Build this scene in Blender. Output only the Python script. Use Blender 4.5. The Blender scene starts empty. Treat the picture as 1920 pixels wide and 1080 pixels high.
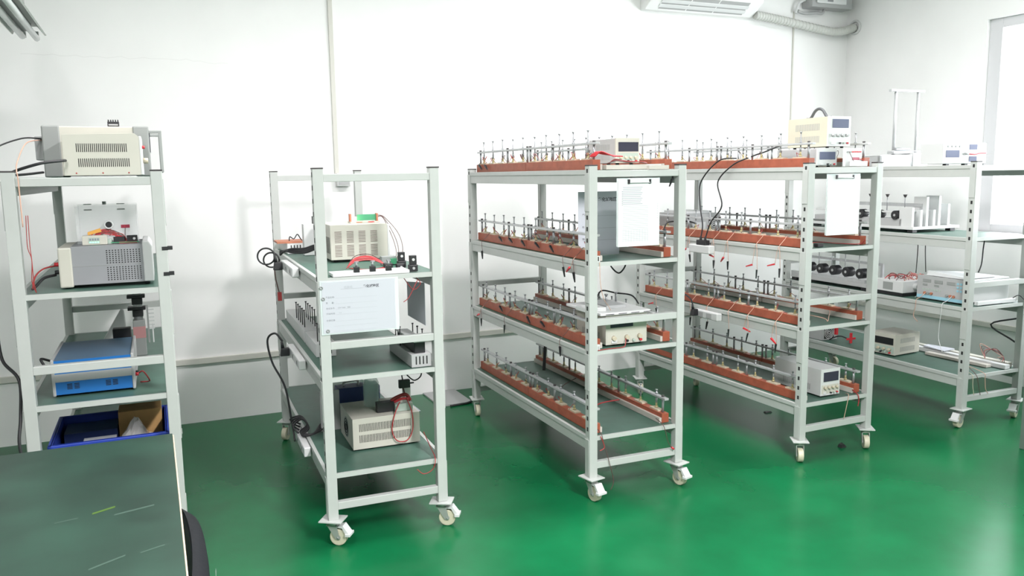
import bpy, math, random
from mathutils import Matrix, Vector
random.seed(7)
S = bpy.context.scene
COL = S.collection
PI = math.pi

# ------------------------------------------------------------------ camera
CAM_F, YAW, PITCH, ROLL = 1530.4, 0.41503, 0.13877, -0.01449
CAM_POS = Vector((-0.2895, -5.5052, 1.5636))
_c, _s = math.cos, math.sin
fwd = Vector((_s(YAW) * _c(PITCH), _c(YAW) * _c(PITCH), -_s(PITCH)))
rgt = Vector((_c(YAW), -_s(YAW), 0))
upv = rgt.cross(fwd)
r2 = rgt * _c(ROLL) + upv * _s(ROLL)
u2 = -rgt * _s(ROLL) + upv * _c(ROLL)
cd = bpy.data.cameras.new('camera'); cam = bpy.data.objects.new('camera', cd); COL.objects.link(cam)
cd.sensor_width = 36.0; cd.lens = CAM_F * 36.0 / 1920.0; cd.clip_start = 0.05
M = Matrix((r2, u2, -fwd)).transposed().to_4x4(); M.translation = CAM_POS
cam.matrix_world = M
S.camera = cam

# ------------------------------------------------------------------ world, lights, exposure
W = bpy.data.worlds.new('daylight'); S.world = W; W.use_nodes = True
W.node_tree.nodes['Background'].inputs[0].default_value = (0.93, 0.97, 1.0, 1)
W.node_tree.nodes['Background'].inputs[1].default_value = 6.6

def area(name, loc, rot, sx, sy, power, color=(1, 1, 1)):
    l = bpy.data.lights.new(name, 'AREA'); l.shape = 'RECTANGLE'; l.size = sx; l.size_y = sy
    l.energy = power; l.color = color
    o = bpy.data.objects.new(name, l); COL.objects.link(o); o.location = loc; o.rotation_euler = rot
    return o
# fluorescent rows under the ceiling, nearer the camera than the racks (tubes run along y)
area('ceiling_tube_light', (1.35, -5.3, 2.85), (0, 0, 0), 0.25, 1.3, 120, (1, 0.965, 0.98))
area('ceiling_tube_light', (-0.9, -4.4, 2.95), (0, 0, 0), 0.25, 1.3, 34, (1, 0.965, 0.98))
for _x, _p in ((0.1, 20), (2.2, 31), (4.0, 8)):   # unseen row of tubes above the racks, added to brighten the back wall
    area('ceiling_tube_light', (_x, -2.1, 3.25), (0, 0, 0), 1.2, 0.22, _p, (1, 0.965, 0.98))
# daylight through the window in the right wall
po = area('window_portal', (5.37, -2.73, 1.855), (0, math.radians(90), 0), 1.53, 2.74, 1.0)
po.data.cycles.is_portal = True
S.view_settings.view_transform = 'Standard'; S.view_settings.look = 'None'
S.view_settings.exposure = 1.3; S.view_settings.gamma = 1.0
S.view_settings.use_curve_mapping = False

# ------------------------------------------------------------------ materials
def mat(name, col, rough=0.5, metal=0.0, var=0.0, scale=8.0, bump=0.0, coat=0.0, emit=0.0, alpha=1.0, spec=0.5, trans=0.0):
    m = bpy.data.materials.new(name); m.use_nodes = True
    nt = m.node_tree; b = nt.nodes['Principled BSDF']
    b.inputs['Base Color'].default_value = (*col, 1); b.inputs['Roughness'].default_value = rough
    b.inputs['Metallic'].default_value = metal; b.inputs['Specular IOR Level'].default_value = spec
    if coat: b.inputs['Coat Weight'].default_value = coat; b.inputs['Coat Roughness'].default_value = 0.08
    if trans: b.inputs['Transmission Weight'].default_value = trans; b.inputs['IOR'].default_value = 1.1
    if alpha < 1: b.inputs['Alpha'].default_value = alpha
    if emit: b.inputs['Emission Color'].default_value = (*col, 1); b.inputs['Emission Strength'].default_value = emit
    if var or bump:
        tc = nt.nodes.new('ShaderNodeTexCoord'); nz = nt.nodes.new('ShaderNodeTexNoise')
        nz.inputs['Scale'].default_value = scale; nz.inputs['Detail'].default_value = 6
        nt.links.new(tc.outputs['Object'], nz.inputs['Vector'])
        if var:
            rp = nt.nodes.new('ShaderNodeValToRGB')
            rp.color_ramp.elements[0].position = 0.3; rp.color_ramp.elements[1].position = 0.7
            rp.color_ramp.elements[0].color = (*[c * (1 - var) for c in col], 1)
            rp.color_ramp.elements[1].color = (*[min(1, c * (1 + var)) for c in col], 1)
            nt.links.new(nz.outputs['Fac'], rp.inputs['Fac']); nt.links.new(rp.outputs['Color'], b.inputs['Base Color'])
        if bump:
            bp = nt.nodes.new('ShaderNodeBump'); bp.inputs['Strength'].default_value = bump; bp.inputs['Distance'].default_value = 0.01
            nt.links.new(nz.outputs['Fac'], bp.inputs['Height']); nt.links.new(bp.outputs['Normal'], b.inputs['Normal'])
    return m
WALL = mat('white_plaster', (0.86, 0.86, 0.85), 0.9, var=0.02, scale=3, bump=0.05, spec=0.1)
CEIL = mat('ceiling_paint', (0.62, 0.62, 0.61), 0.9)
FLOOR = mat('green_epoxy', (0.003, 0.108, 0.036), 0.26, var=0.2, scale=2.5, spec=0.28)
TRUNK = mat('cable_trunking', (0.62, 0.61, 0.56), 0.6)
POWDER = mat('white_powder_coat', (0.455, 0.475, 0.455), 0.45, var=0.02, scale=20)
HOLE = mat('dark_slot', (0.02, 0.02, 0.02), 0.9)
CAPM = mat('black_cap', (0.05, 0.045, 0.045), 0.6)
MATG = mat('green_rubber_board', (0.058, 0.125, 0.095), 0.42, var=0.12, scale=14)
BAKE = mat('red_brown_bakelite', (0.315, 0.08, 0.042), 0.5, var=0.15, scale=25)
WOOD = mat('pale_insulator', (0.5, 0.44, 0.33), 0.6, var=0.08, scale=30)
STRIP = mat('cream_backing_strip', (0.52, 0.49, 0.44), 0.6, var=0.05, scale=20)
ALU = mat('brushed_aluminium', (0.47, 0.48, 0.485), 0.38, 0.3, var=0.06, scale=40)
STEEL = mat('steel_rod', (0.32, 0.33, 0.34), 0.32, 0.5)
BRASS = mat('pale_brass_tip', (0.46, 0.4, 0.22), 0.4, 0.3)
BLACK = mat('black_plastic', (0.012, 0.012, 0.014), 0.45)
RUBBER = mat('black_cable', (0.018, 0.018, 0.02), 0.5)
RED = mat('red_plastic', (0.55, 0.03, 0.04), 0.45)
REDW = mat('red_wire', (0.33, 0.035, 0.035), 0.5)
DARKW = mat('dark_wire', (0.10, 0.05, 0.045), 0.5)
PALEW = mat('pale_wire', (0.55, 0.33, 0.25), 0.5)
CREAM = mat('cream_steel_case', (0.52, 0.51, 0.445), 0.45, var=0.02, scale=12)
CREAM2 = mat('ivory_steel_case', (0.5, 0.475, 0.375), 0.45, var=0.02, scale=12)
GREYC = mat('grey_steel_case', (0.255, 0.262, 0.275), 0.5, var=0.03, scale=12)
BEZEL = mat('grey_green_bezel', (0.27, 0.285, 0.275), 0.5)
LGREY = mat('light_grey_plastic', (0.4, 0.405, 0.405), 0.5)
WHITEP = mat('white_plastic', (0.6, 0.61, 0.605), 0.4)
IVORY = mat('ivory_knob', (0.5, 0.45, 0.34), 0.4)
MINT = mat('pale_green_panel', (0.38, 0.46, 0.405), 0.5)
PBLUE = mat('pale_blue_panel', (0.28, 0.52, 0.62), 0.5)
DISP = mat('dark_display_glass', (0.04, 0.04, 0.06), 0.12)
DISP2 = mat('grey_display_glass', (0.12, 0.135, 0.21), 0.55, spec=0.2)
REDDISP = mat('dark_red_display', (0.30, 0.02, 0.05), 0.3)
BLUE = mat('blue_paint', (0.016, 0.15, 0.45), 0.4, var=0.04, scale=10)
BLUETOP = mat('reflecting_blue_top', (0.085, 0.15, 0.23), 0.45)  # case blue with the top's greyish reflection put into the colour
CRATE = mat('blue_crate_plastic', (0.02, 0.05, 0.36), 0.45)
NAVY = mat('navy_plastic', (0.02, 0.04, 0.14), 0.45)
PAPER = mat('white_paper', (0.50, 0.515, 0.56), 0.7)
PAPERW = mat('bright_paper', (0.66, 0.68, 0.68), 0.7)
PAPERG = mat('grey_sleeved_paper', (0.54, 0.56, 0.61), 0.5)
INK = mat('black_ink', (0.04, 0.04, 0.05), 0.7)
INKG = mat('faint_ink', (0.22, 0.235, 0.26), 0.7)
INKF = mat('very_faint_ink', (0.37, 0.39, 0.42), 0.7)
CARD = mat('brown_cardboard', (0.44, 0.26, 0.10), 0.8, var=0.1, scale=20)
CLEAR = mat('clear_acrylic', (0.9, 0.93, 0.95), 0.08, alpha=0.14)
FILM = mat('clear_film', (0.85, 0.85, 0.85), 0.2, alpha=0.45)
SLEEVE = mat('sleeve_plastic', (0.80, 0.88, 0.88), 0.2, alpha=0.5)
NYLON = mat('cream_nylon_wheel', (0.56, 0.53, 0.4), 0.45)
ZINC = mat('zinc_fork', (0.45, 0.46, 0.44), 0.4, 0.5)
LEATHER = mat('black_leather', (0.005, 0.006, 0.009), 0.55, spec=0.25, bump=0.1, scale=30)
PLY = mat('plywood_edge', (0.55, 0.42, 0.30), 0.7, var=0.1, scale=40)
BENCH = mat('green_bench_mat', (0.012, 0.036, 0.024), 0.45, var=0.35, scale=5, spec=0.4)
CABIN = mat('grey_green_steel', (0.09, 0.13, 0.105), 0.5, var=0.04)
PCB = mat('green_circuit_board', (0.05, 0.28, 0.14), 0.5)
BROWNB = mat('brown_fibre_board', (0.42, 0.16, 0.09), 0.6)
ORANGE = mat('orange_tape', (0.65, 0.33, 0.06), 0.5)
GLOW = mat('lit_led', (1.0, 0.86, 0.5), 0.4, emit=6.0)
GREENLED = mat('green_led_digits', (0.2, 1.0, 0.5), 0.4, emit=1.2)
VENT = mat('pale_vent_plastic', (0.70, 0.71, 0.71), 0.5)
SKYGLASS = mat('window_glass', (0.95, 0.97, 1.0), 0.02, alpha=0.08)
DKGREY = mat('dark_grey_rubber', (0.07, 0.075, 0.08), 0.5)
FRAME = mat('window_frame_aluminium', (0.62, 0.62, 0.635), 0.5)
PINK = mat('pink_band', (0.45, 0.22, 0.22), 0.5)
TUBEG = mat('unlit_tube_glass', (0.62, 0.66, 0.65), 0.2)
HOSE = mat('grey_hose', (0.56, 0.57, 0.54), 0.7)

# ------------------------------------------------------------------ mesh builder
class MB:
    def __init__(s): s.v = []; s.f = []; s.m = []; s.sm = []; s.mats = []
    def mi(s, m):
        if m not in s.mats: s.mats.append(m)
        return s.mats.index(m)
    def face(s, idx, m, smooth=False): s.f.append(idx); s.m.append(s.mi(m)); s.sm.append(smooth)
    def box(s, x0, x1, y0, y1, z0, z1, m):
        b = len(s.v)
        s.v += [(x0, y0, z0), (x1, y0, z0), (x1, y1, z0), (x0, y1, z0), (x0, y0, z1), (x1, y0, z1), (x1, y1, z1), (x0, y1, z1)]
        for q in ((0, 3, 2, 1), (4, 5, 6, 7), (0, 1, 5, 4), (1, 2, 6, 5), (2, 3, 7, 6), (3, 0, 4, 7)):
            s.face([b + i for i in q], m)
        return s
    def hexa(s, pts, m):
        b = len(s.v); s.v += [tuple(p) for p in pts]
        for q in ((0, 3, 2, 1), (4, 5, 6, 7), (0, 1, 5, 4), (1, 2, 6, 5), (2, 3, 7, 6), (3, 0, 4, 7)):
            s.face([b + i for i in q], m)
        return s
    def cyl(s, p0, p1, r, m, n=10, r1=None, caps=True):
        p0, p1 = Vector(p0), Vector(p1); r1 = r if r1 is None else r1
        d = (p1 - p0).normalized(); a = d.orthogonal().normalized(); c = d.cross(a)
        b = len(s.v)
        for p, rr in ((p0, r), (p1, r1)):
            for i in range(n):
                t = 2 * PI * i / n; s.v.append(tuple(p + (a * _c(t) + c * _s(t)) * rr))
        for i in range(n):
            j = (i + 1) % n; s.face([b + i, b + j, b + n + j, b + n + i], m, True)
        if caps:
            s.face([b + i for i in reversed(range(n))], m); s.face([b + n + i for i in range(n)], m)
        return s
    def tube(s, pts, r, m, n=6, sub=6):
        P = [Vector(p) for p in pts]
        if sub > 1 and len(P) > 2:
            Q = []
            for i in range(len(P) - 1):
                p0 = P[max(i - 1, 0)]; p1 = P[i]; p2 = P[i + 1]; p3 = P[min(i + 2, len(P) - 1)]
                for k in range(sub):
                    t = k / sub
                    Q.append(0.5 * ((2 * p1) + (p2 - p0) * t + (2 * p0 - 5 * p1 + 4 * p2 - p3) * t * t + (3 * p1 - p0 - 3 * p2 + p3) * t ** 3))
            Q.append(P[-1]); P = Q
        b = len(s.v); a = None
        for i, p in enumerate(P):
            d = (P[min(i + 1, len(P) - 1)] - P[max(i - 1, 0)]).normalized()
            a = d.orthogonal().normalized() if a is None else (a - d * a.dot(d)).normalized()
            c = d.cross(a)
            for k in range(n):
                t = 2 * PI * k / n; s.v.append(tuple(p + (a * _c(t) + c * _s(t)) * r))
        for i in range(len(P) - 1):
            for k in range(n):
                j = (k + 1) % n
                s.face([b + i * n + k, b + i * n + j, b + (i + 1) * n + j, b + (i + 1) * n + k], m, True)
        s.face([b + k for k in reversed(range(n))], m); s.face([b + (len(P) - 1) * n + k for k in range(n)], m)
        return s
    def prism(s, poly, axis, a0, a1, m):
        # poly: list of 2d points in the plane of the other two axes, extruded along axis
        b = len(s.v); n = len(poly)
        for a in (a0, a1):
            for (p, q) in poly:
                s.v.append((a, p, q) if axis == 'x' else (p, a, q) if axis == 'y' else (p, q, a))
        for i in range(n):
            j = (i + 1) % n; s.face([b + i, b + j, b + n + j, b + n + i], m)
        s.face([b + i for i in reversed(range(n))], m); s.face([b + n + i for i in range(n)], m)
        return s
    def ring(s, c, axis, r, w, m, n=16, k=6):
        c = Vector(c); ax = Vector(axis).normalized(); a = ax.orthogonal().normalized(); d = ax.cross(a)
        b = len(s.v)
        for i in range(n):
            t = 2 * PI * i / n; e = a * _c(t) + d * _s(t)
            for j in range(k):
                q = 2 * PI * j / k; s.v.append(tuple(c + e * (r + w * _c(q)) + ax * w * _s(q)))
        for i in range(n):
            for j in range(k):
                i2 = (i + 1) % n; j2 = (j + 1) % k
                s.face([b + i * k + j, b + i2 * k + j, b + i2 * k + j2, b + i * k + j2], m, True)
        return s
    def mesh(s, name):
        me = bpy.data.meshes.new(name); me.from_pydata(s.v, [], s.f); me.update()
        for m in s.mats: me.materials.append(m)
        me.polygons.foreach_set('material_index', s.m); me.polygons.foreach_set('use_smooth', s.sm)
        return me
def place(name, me, parent=None, bevel=0.0, label=None):
    o = bpy.data.objects.new(name, me); COL.objects.link(o)
    if parent: o.parent = parent
    if bevel:
        b = o.modifiers.new('bevel', 'BEVEL'); b.width = bevel; b.segments = 2; b.limit_method = 'ANGLE'; b.angle_limit = math.radians(50)
    if label: o['label'] = label
    return o
def part(name, mb, parent, bevel=0.0, label=None): return place(name, mb.mesh(name), parent, bevel, label)
def tag(o, label, cat, group=None):
    o['label'] = label; o['category'] = cat
    if group: o['group'] = group
    return o
# racks: front right corner of the front left post, heading
RACK = {'A': (-0.7228, -2.107, -0.0077), 'B': (0.3574, -2.1715, -0.0267), 'C': (1.5892, -2.2267, -0.0118),
        'D': (2.8662, -2.2465, 0.0103), 'E': (4.1552, -2.2247, -0.0205)}
PW, RW, RL, RH, RZ0 = 0.042, 0.528, 1.60, 1.60, 0.1155
TOP, SH1, SH2, SH3 = 1.577, 1.152, 0.733, 0.3165
def wor(k, u, v, z):
    if k is None: return Vector((u, v, z))
    x, y, r = RACK[k]; u -= PW
    return Vector((x + _c(r) * u - _s(r) * v, y + _s(r) * u + _c(r) * v, z))
def pose(o, k, u, v, z, rot=0.0):
    o.location = wor(k, u, v, z); o.rotation_euler = (0, 0, (RACK[k][2] if k else 0) + rot); return o
def thing(name, label, cat, k, u, v, z, rot=0.0, group=None):
    o = bpy.data.objects.new(name, None); COL.objects.link(o); o.empty_display_size = 0.05
    tag(o, label, cat, group); return pose(o, k, u, v, z, rot)
def solo(name, mb, label, cat, k, u, v, z, rot=0.0, group=None, bevel=0.0):
    return pose(tag(part(name, mb, None, bevel), label, cat, group), k, u, v, z, rot)
def struct(name, mb, bevel=0.0, parent=None):
    o = part(name, mb, parent, bevel)
    if parent is None: o['kind'] = 'structure'
    return o
def text_into(mb, body, size, m, x, y, z, parent, name='lettering', extr=0.0, align='LEFT', bold=0.0):
    # lettering standing upright in the local xz plane, facing -y
    cu = bpy.data.curves.new(name, 'FONT'); cu.body = body; cu.size = size; cu.align_x = align; cu.offset = bold
    o = bpy.data.objects.new(name, cu); COL.objects.link(o)
    dg = bpy.context.evaluated_depsgraph_get(); dg.update()
    me = bpy.data.meshes.new_from_object(o.evaluated_get(dg))
    b = len(mb.v)
    for v in me.vertices: mb.v.append((x + v.co.x, y, z + v.co.y))
    for p in me.polygons: mb.face([b + i for i in p.vertices], m)
    bpy.data.objects.remove(o); bpy.data.curves.remove(cu); bpy.data.meshes.remove(me)

# ------------------------------------------------------------------ room
XR, XL, YF, ZC = 5.349, -4.5, -9.0, 3.35
struct('floor', MB().box(XL, XR + 0.2, YF, 0.2, -0.1, 0, FLOOR))
wb = MB().box(XL, XR + 0.2, 0, 0.2, 0, ZC, WALL)
# hairline plaster crack high on the left
pts = [(-0.9 + i * 0.04, 2.283 + 0.004 * math.sin(i * 2.1) + random.uniform(-0.004, 0.004) - (0.012 if i > 24 else 0)) for i in range(29)]
CRK = mat('plaster_crack', (0.76, 0.76, 0.75), 0.9)
for (a, b), (c, d) in zip(pts, pts[1:]):
    i = len(wb.v); wb.v += [(a, -0.0006, b - 0.0012), (c, -0.0006, d - 0.0012), (c, -0.0006, d + 0.0012), (a, -0.0006, b + 0.0012)]; wb.face([i, i + 1, i + 2, i + 3], CRK)
struct('wall_back', wb)
WY0, WY1, WZ0, WZ1 = -4.1, -1.315, 1.09, 2.62
wr = MB()
wr.box(XR, XR + 0.2, WY1, 0, 0, ZC, WALL); wr.box(XR, XR + 0.2, YF, WY0, 0, ZC, WALL)
wr.box(XR, XR + 0.2, WY0, WY1, 0, WZ0, WALL); wr.box(XR, XR + 0.2, WY0, WY1, WZ1, ZC, WALL)
struct('wall_right', wr)
struct('wall_left', MB().box(XL - 0.2, XL, YF, 0.2, 0, ZC, WALL))
struct('wall_front', MB().box(XL - 0.2, XR + 0.2, YF - 0.2, YF, 0, ZC, WALL))
struct('ceiling', MB().box(XL, XR + 0.2, YF, 0.2, ZC, ZC + 0.1, CEIL))
wf = MB(); x0 = XR + 0.03
for y0, y1, z0, z1 in ((WY1 - 0.10, WY1, WZ0, WZ1), (WY0, WY0 + 0.06, WZ0, WZ1), (WY0 + 0.06, WY1 - 0.10, WZ1 - 0.07, WZ1), (WY0 + 0.06, WY1 - 0.10, WZ0, WZ0 + 0.06), (-2.76, -2.70, WZ0 + 0.06, WZ1 - 0.07)):
    wf.box(x0, x0 + 0.07, y0, y1, z0, z1, FRAME)
win = struct('window_1', wf, 0.004)
part('window_pane', MB().box(x0 + 0.03, x0 + 0.036, WY0 + 0.05, WY1 - 0.05, WZ0 + 0.05, WZ1 - 0.06, SKYGLASS), win)
part('window_sill', MB().box(XR - 0.03, XR + 0.2, WY0 - 0.02, WY1 + 0.02, WZ0 - 0.03, WZ0, WALL), win)
struct('trim_1', MB().box(XL, 4.74, -0.018, 0, 0.385, 0.425, TRUNK), 0.004)
struct('trim_2', MB().box(0.855, 0.885, -0.012, 0, 1.58, ZC, TRUNK), 0.003)
struct('trim_3', MB().box(4.738, 4.750, -0.01, 0, 0.02, 2.87, TRUNK))
struct('trim_4', MB().box(XR - 0.018, XR, -3.6, -0.02, 0.385, 0.425, TRUNK), 0.004)
t = thing('socket_box', 'small white surface socket box at the foot of the wall conduit', 'socket', None, 0.905, 0, 1.50)
part('box_body', MB().box(-0.045, 0.045, -0.05, 0, 0, 0.085, WHITEP), t, 0.004)
part('socket_face', MB().box(-0.036, 0.036, -0.054, -0.05, 0.01, 0.075, LGREY).box(-0.02, -0.012, -0.056, -0.054, 0.03, 0.05, HOLE).box(0.008, 0.016, -0.056, -0.054, 0.03, 0.05, HOLE), t)

# ------------------------------------------------------------------ racks
def hole(mb, side, x, y, z, m=HOLE):
    if side == 'left': mb.box(x - 0.0008, x + 0.0006, y - 0.0065, y + 0.0065, z - 0.010, z + 0.010, m)
FAINT = mat('faint_hole', (0.52, 0.55, 0.52), 0.6)
def make_rack(k, label, has_top, dark_holes, coat, casters):
    root = thing('storage_rack', label, 'rack', k, 0, 0, 0, group=None)
    levels = [z for z in ((TOP, SH1, SH2, SH3) if has_top else (SH1, SH2, SH3))]
    for (px, py, front, left) in ((0, 0, 1, 1), (RW - PW, 0, 1, 0), (0, RL - PW, 0, 1), (RW - PW, RL - PW, 0, 0)):
        p = MB().box(px, px + PW, py, py + PW, RZ0, RH - 0.006, coat)
        if left:
            z = 1.572
            while z > 0.2:
                inb = any(l - 0.19 < z < l - 0.012 for l in levels)
                if dark_holes or not inb: hole(p, 'left', px, py + PW / 2, z, FAINT if inb else HOLE)
                z -= 0.053
        po = part('post', p, root, 0.003)
        part('post_cap', MB().box(px - 0.001, px + PW + 0.001, py - 0.001, py + PW + 0.001, RH - 0.006, RH, CAPM), po, 0.001)
    for z in levels:
        part('shelf_board', MB().box(0.012, RW - 0.012, 0.012, RL - 0.012, z - 0.018, z - 0.002, MATG), root)
        for s in (0, 1):
            b = MB(); xa, xb = (0.004, 0.030) if s == 0 else (RW - 0.030, RW - 0.004)
            b.box(xa, xb, PW, RL - PW, z - 0.068, z - 0.019, coat)
            if s == 0: b.box(xa - 0.004, xa + 0.012, PW, RL - PW, z - 0.022, z + 0.0, coat)
            else: b.box(xb - 0.012, xb + 0.004, PW, RL - PW, z - 0.022, z + 0.0, coat)
            for yy in (0.0, RL - PW - 0.0):      # hooked end connectors on the posts
                if s == 0: b.box(-0.003, 0.0, yy + 0.004, yy + PW, z - 0.19, z - 0.014, coat)
                else: b.box(RW, RW + 0.003, yy + 0.004, yy + PW, z - 0.19, z - 0.014, coat)
            part('long_beam', b, root, 0.002)
        if z != TOP:
            for yy in (0.004, RL - 0.016): part('shelf_lip', MB().box(PW, RW - PW, yy, yy + 0.012, z - 0.02, z, coat), root)
    for z0, z1 in ((1.543, 1.574), (0.852, 0.884), (0.157, 0.190)):
        for yy in (0.003, RL - 0.033): part('end_rail', MB().box(PW, RW - PW, yy, yy + 0.030, z0, z1, coat), root, 0.002)
    for (px, py), (ang, pedal) in zip(((PW / 2, PW / 2), (RW - PW / 2, PW / 2), (PW / 2, RL - PW / 2), (RW - PW / 2, RL - PW / 2)), casters):
        c = part('caster', MB().box(-0.05, 0.05, -0.042, 0.042, RZ0 - 0.006, RZ0, coat).cyl((0, 0, RZ0 - 0.022), (0, 0, RZ0 - 0.006), 0.026, ZINC, 16), root, 0.001)
        c.location = (px, py, 0); a = math.radians(ang); c.rotation_euler = (0, 0, a)
        f = MB()
        for s in (-1, 1):
            f.prism([(-0.022, RZ0 - 0.022), (0.022, RZ0 - 0.022), (0.034, 0.032), (0.016, 0.032)], 'y', s * 0.019 - 0.0015, s * 0.019 + 0.0015, ZINC)
        f.box(-0.024, 0.024, -0.0205, 0.0205, RZ0 - 0.027, RZ0 - 0.022, ZINC)
        part('caster_fork', f, c)
        w = MB().cyl((0.024, -0.0145, 0.038), (0.024, 0.0145, 0.038), 0.0375, NYLON, 24)
        w.cyl((0.024, -0.0155, 0.038), (0.024, 0.0155, 0.038), 0.014, ZINC, 14).cyl((0.024, -0.022, 0.038), (0.024, 0.022, 0.038), 0.006, STEEL, 8)
        part('caster_wheel', w, c, 0.004)
        if pedal:
            b = MB().prism([(0.018, RZ0 - 0.03), (0.05, RZ0 - 0.022), (0.078, 0.055), (0.066, 0.045), (0.045, 0.082), (0.02, 0.085)], 'y', -0.021, 0.021, WHITEP)
            b.box(0.060, 0.082, -0.026, 0.026, 0.047, 0.058, WHITEP)
            part('brake_pedal', b, c, 0.002)
    return root
make_rack('A', 'white steel rack at the left edge, holding a blue instrument above a blue crate', True, False, POWDER,
          [(-60, 1), (-60, 1), (-90, 0), (-90, 0)])
make_rack('B', 'white steel rack with an open top frame and a sheet pinned to its front', False, False, POWDER,
          [(-32, 1), (-28, 1), (-120, 0), (90, 0)])
make_rack('C', 'white steel middle rack holding a printed clipboard and a grey standing sheet', True, True, POWDER,
          [(-78, 1), (-74, 1), (-100, 0), (-100, 0)])
make_rack('D', 'white steel rack with black mains cords and a blank clipboard hanging from its top', True, True, POWDER,
          [(-122, 0), (-124, 0), (-110, 0), (-110, 0)])
make_rack('E', 'white steel rack beside the window, carrying motor rigs with black rollers', True, True, POWDER,
          [(190, 1), (200, 1), (-85, 0), (-85, 0)])

# ------------------------------------------------------------------ pin test fixtures
Lf = 0.752
PIL, PLG = (0.027, 0.460, 0.738), (0.085, 0.235, 0.386, 0.538, 0.680)
cache = {}
def fixture_meshes(side):
    if ('bar', side) in cache: return
    b = MB().box(-0.02, 0.02, 0, Lf, 0, 0.047, BAKE)
    cache[('bar', side)] = b.mesh('base_bar')
    x0, x1 = (0.02, 0.033) if side > 0 else (-0.033, -0.02)
    cache[('strip', side)] = MB().box(x0, x1, 0.004, Lf - 0.004, 0, 0.026, STRIP).mesh('backing_strip')
cache['rail'] = MB().box(-0.012, 0.012, -0.011, Lf + 0.0, 0.116, 0.127, ALU).mesh('clamp_rail')
cache['pillar'] = MB().cyl((0, 0, 0.047), (0, 0, 0.116), 0.0062, STEEL, 10).cyl((0, 0, 0.127), (0, 0, 0.135), 0.0078, CAPM, 8).mesh('pillar')
for hh in (0.185, 0.170, 0.158, 0.150):
    cache[('plunger', hh)] = (MB().cyl((0, 0, 0.098), (0, 0, hh - 0.006), 0.0034, STEEL, 8).cyl((0, 0, hh - 0.006), (0, 0, hh), 0.0062, STEEL, 10)
                              .cyl((0, 0, 0.127), (0, 0, 0.133), 0.0075, STEEL, 8).cyl((0, 0, 0.080), (0, 0, 0.104), 0.0055, STEEL, 8).mesh('plunger'))
cache['tip'] = MB().cyl((0, 0, 0.060), (0, 0, 0.086), 0.0058, BRASS, 8, r1=0.0048).cyl((0, 0, 0.056), (0, 0, 0.062), 0.0085, BRASS, 8).mesh('brass_tip')
cache['block'] = MB().box(-0.014, 0.018, -0.040, 0.040, 0.047, 0.054, WOOD).mesh('insulator_block')
def make_fixture(k, u, v, z, side, flip, hh, label, wires, group):
    fixture_meshes(side * (-1 if flip else 1)); s = side * (-1 if flip else 1)
    t = thing('pin_test_fixture', label, 'test fixture', k, u, v, z, PI if flip else 0.0, group)
    place('base_bar', cache[('bar', s)], t, 0.0015); place('backing_strip', cache[('strip', s)], t)
    place('clamp_rail', cache['rail'], t, 0.0015)
    for y in PIL: place('pillar', cache['pillar'], t).location = (0.002, y, 0)
    for y in PLG:
        p = place('plunger', cache[('plunger', hh)], t); p.location = (0.002, y, random.uniform(-0.003, 0.003))
        place('brass_tip', cache['tip'], p)
        place('insulator_block', cache['block'], t).location = (0, y, 0)
    if wires:
        for y in PLG:
            w = MB()
            for q in range(wires):
                a = random.uniform(-0.03, 0.03); h = random.uniform(0.012, 0.035); sx = random.choice((-1, 1))
                w.tube([(0.002, y, 0.062), (0.012 * sx, y + a * 0.5, 0.062 + h), (0.004, y + a, 0.060 + h * 0.6), (-0.016 * sx, y + a * 1.3, 0.052)], 0.0015, random.choice((REDW, DARKW, REDW)), 5, 4)
            part('hookup_wire', w, t)
RN = {'C': 'middle rack', 'D': 'second rack from right'}
LN = {0: 'top shelf', 1: 'second shelf', 2: 'third shelf', 3: 'bottom shelf'}
for k in 'CD':
    for i, (z, hh) in enumerate(((TOP, 0.185), (SH1, 0.170), (SH2, 0.158), (SH3, 0.150))):
        for side, u in ((1, 0.064), (-1, 0.457)):
            wires = {'C': (3, 2, 2, 1), 'D': (1, 1, 1, 0)}[k][i] if side > 0 else (1 if i < 3 else 0)
            for flip, v in ((False, 0.048), (True, 1.554)):
                lab = 'red-brown pin fixture, %s row %s half, %s, %s' % ('left' if side > 0 else 'right', 'back' if flip else 'front', LN[i], RN[k])
                make_fixture(k, u, v, z, side, flip, hh, lab, wires, 'pin fixtures on the ' + RN[k])

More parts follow.
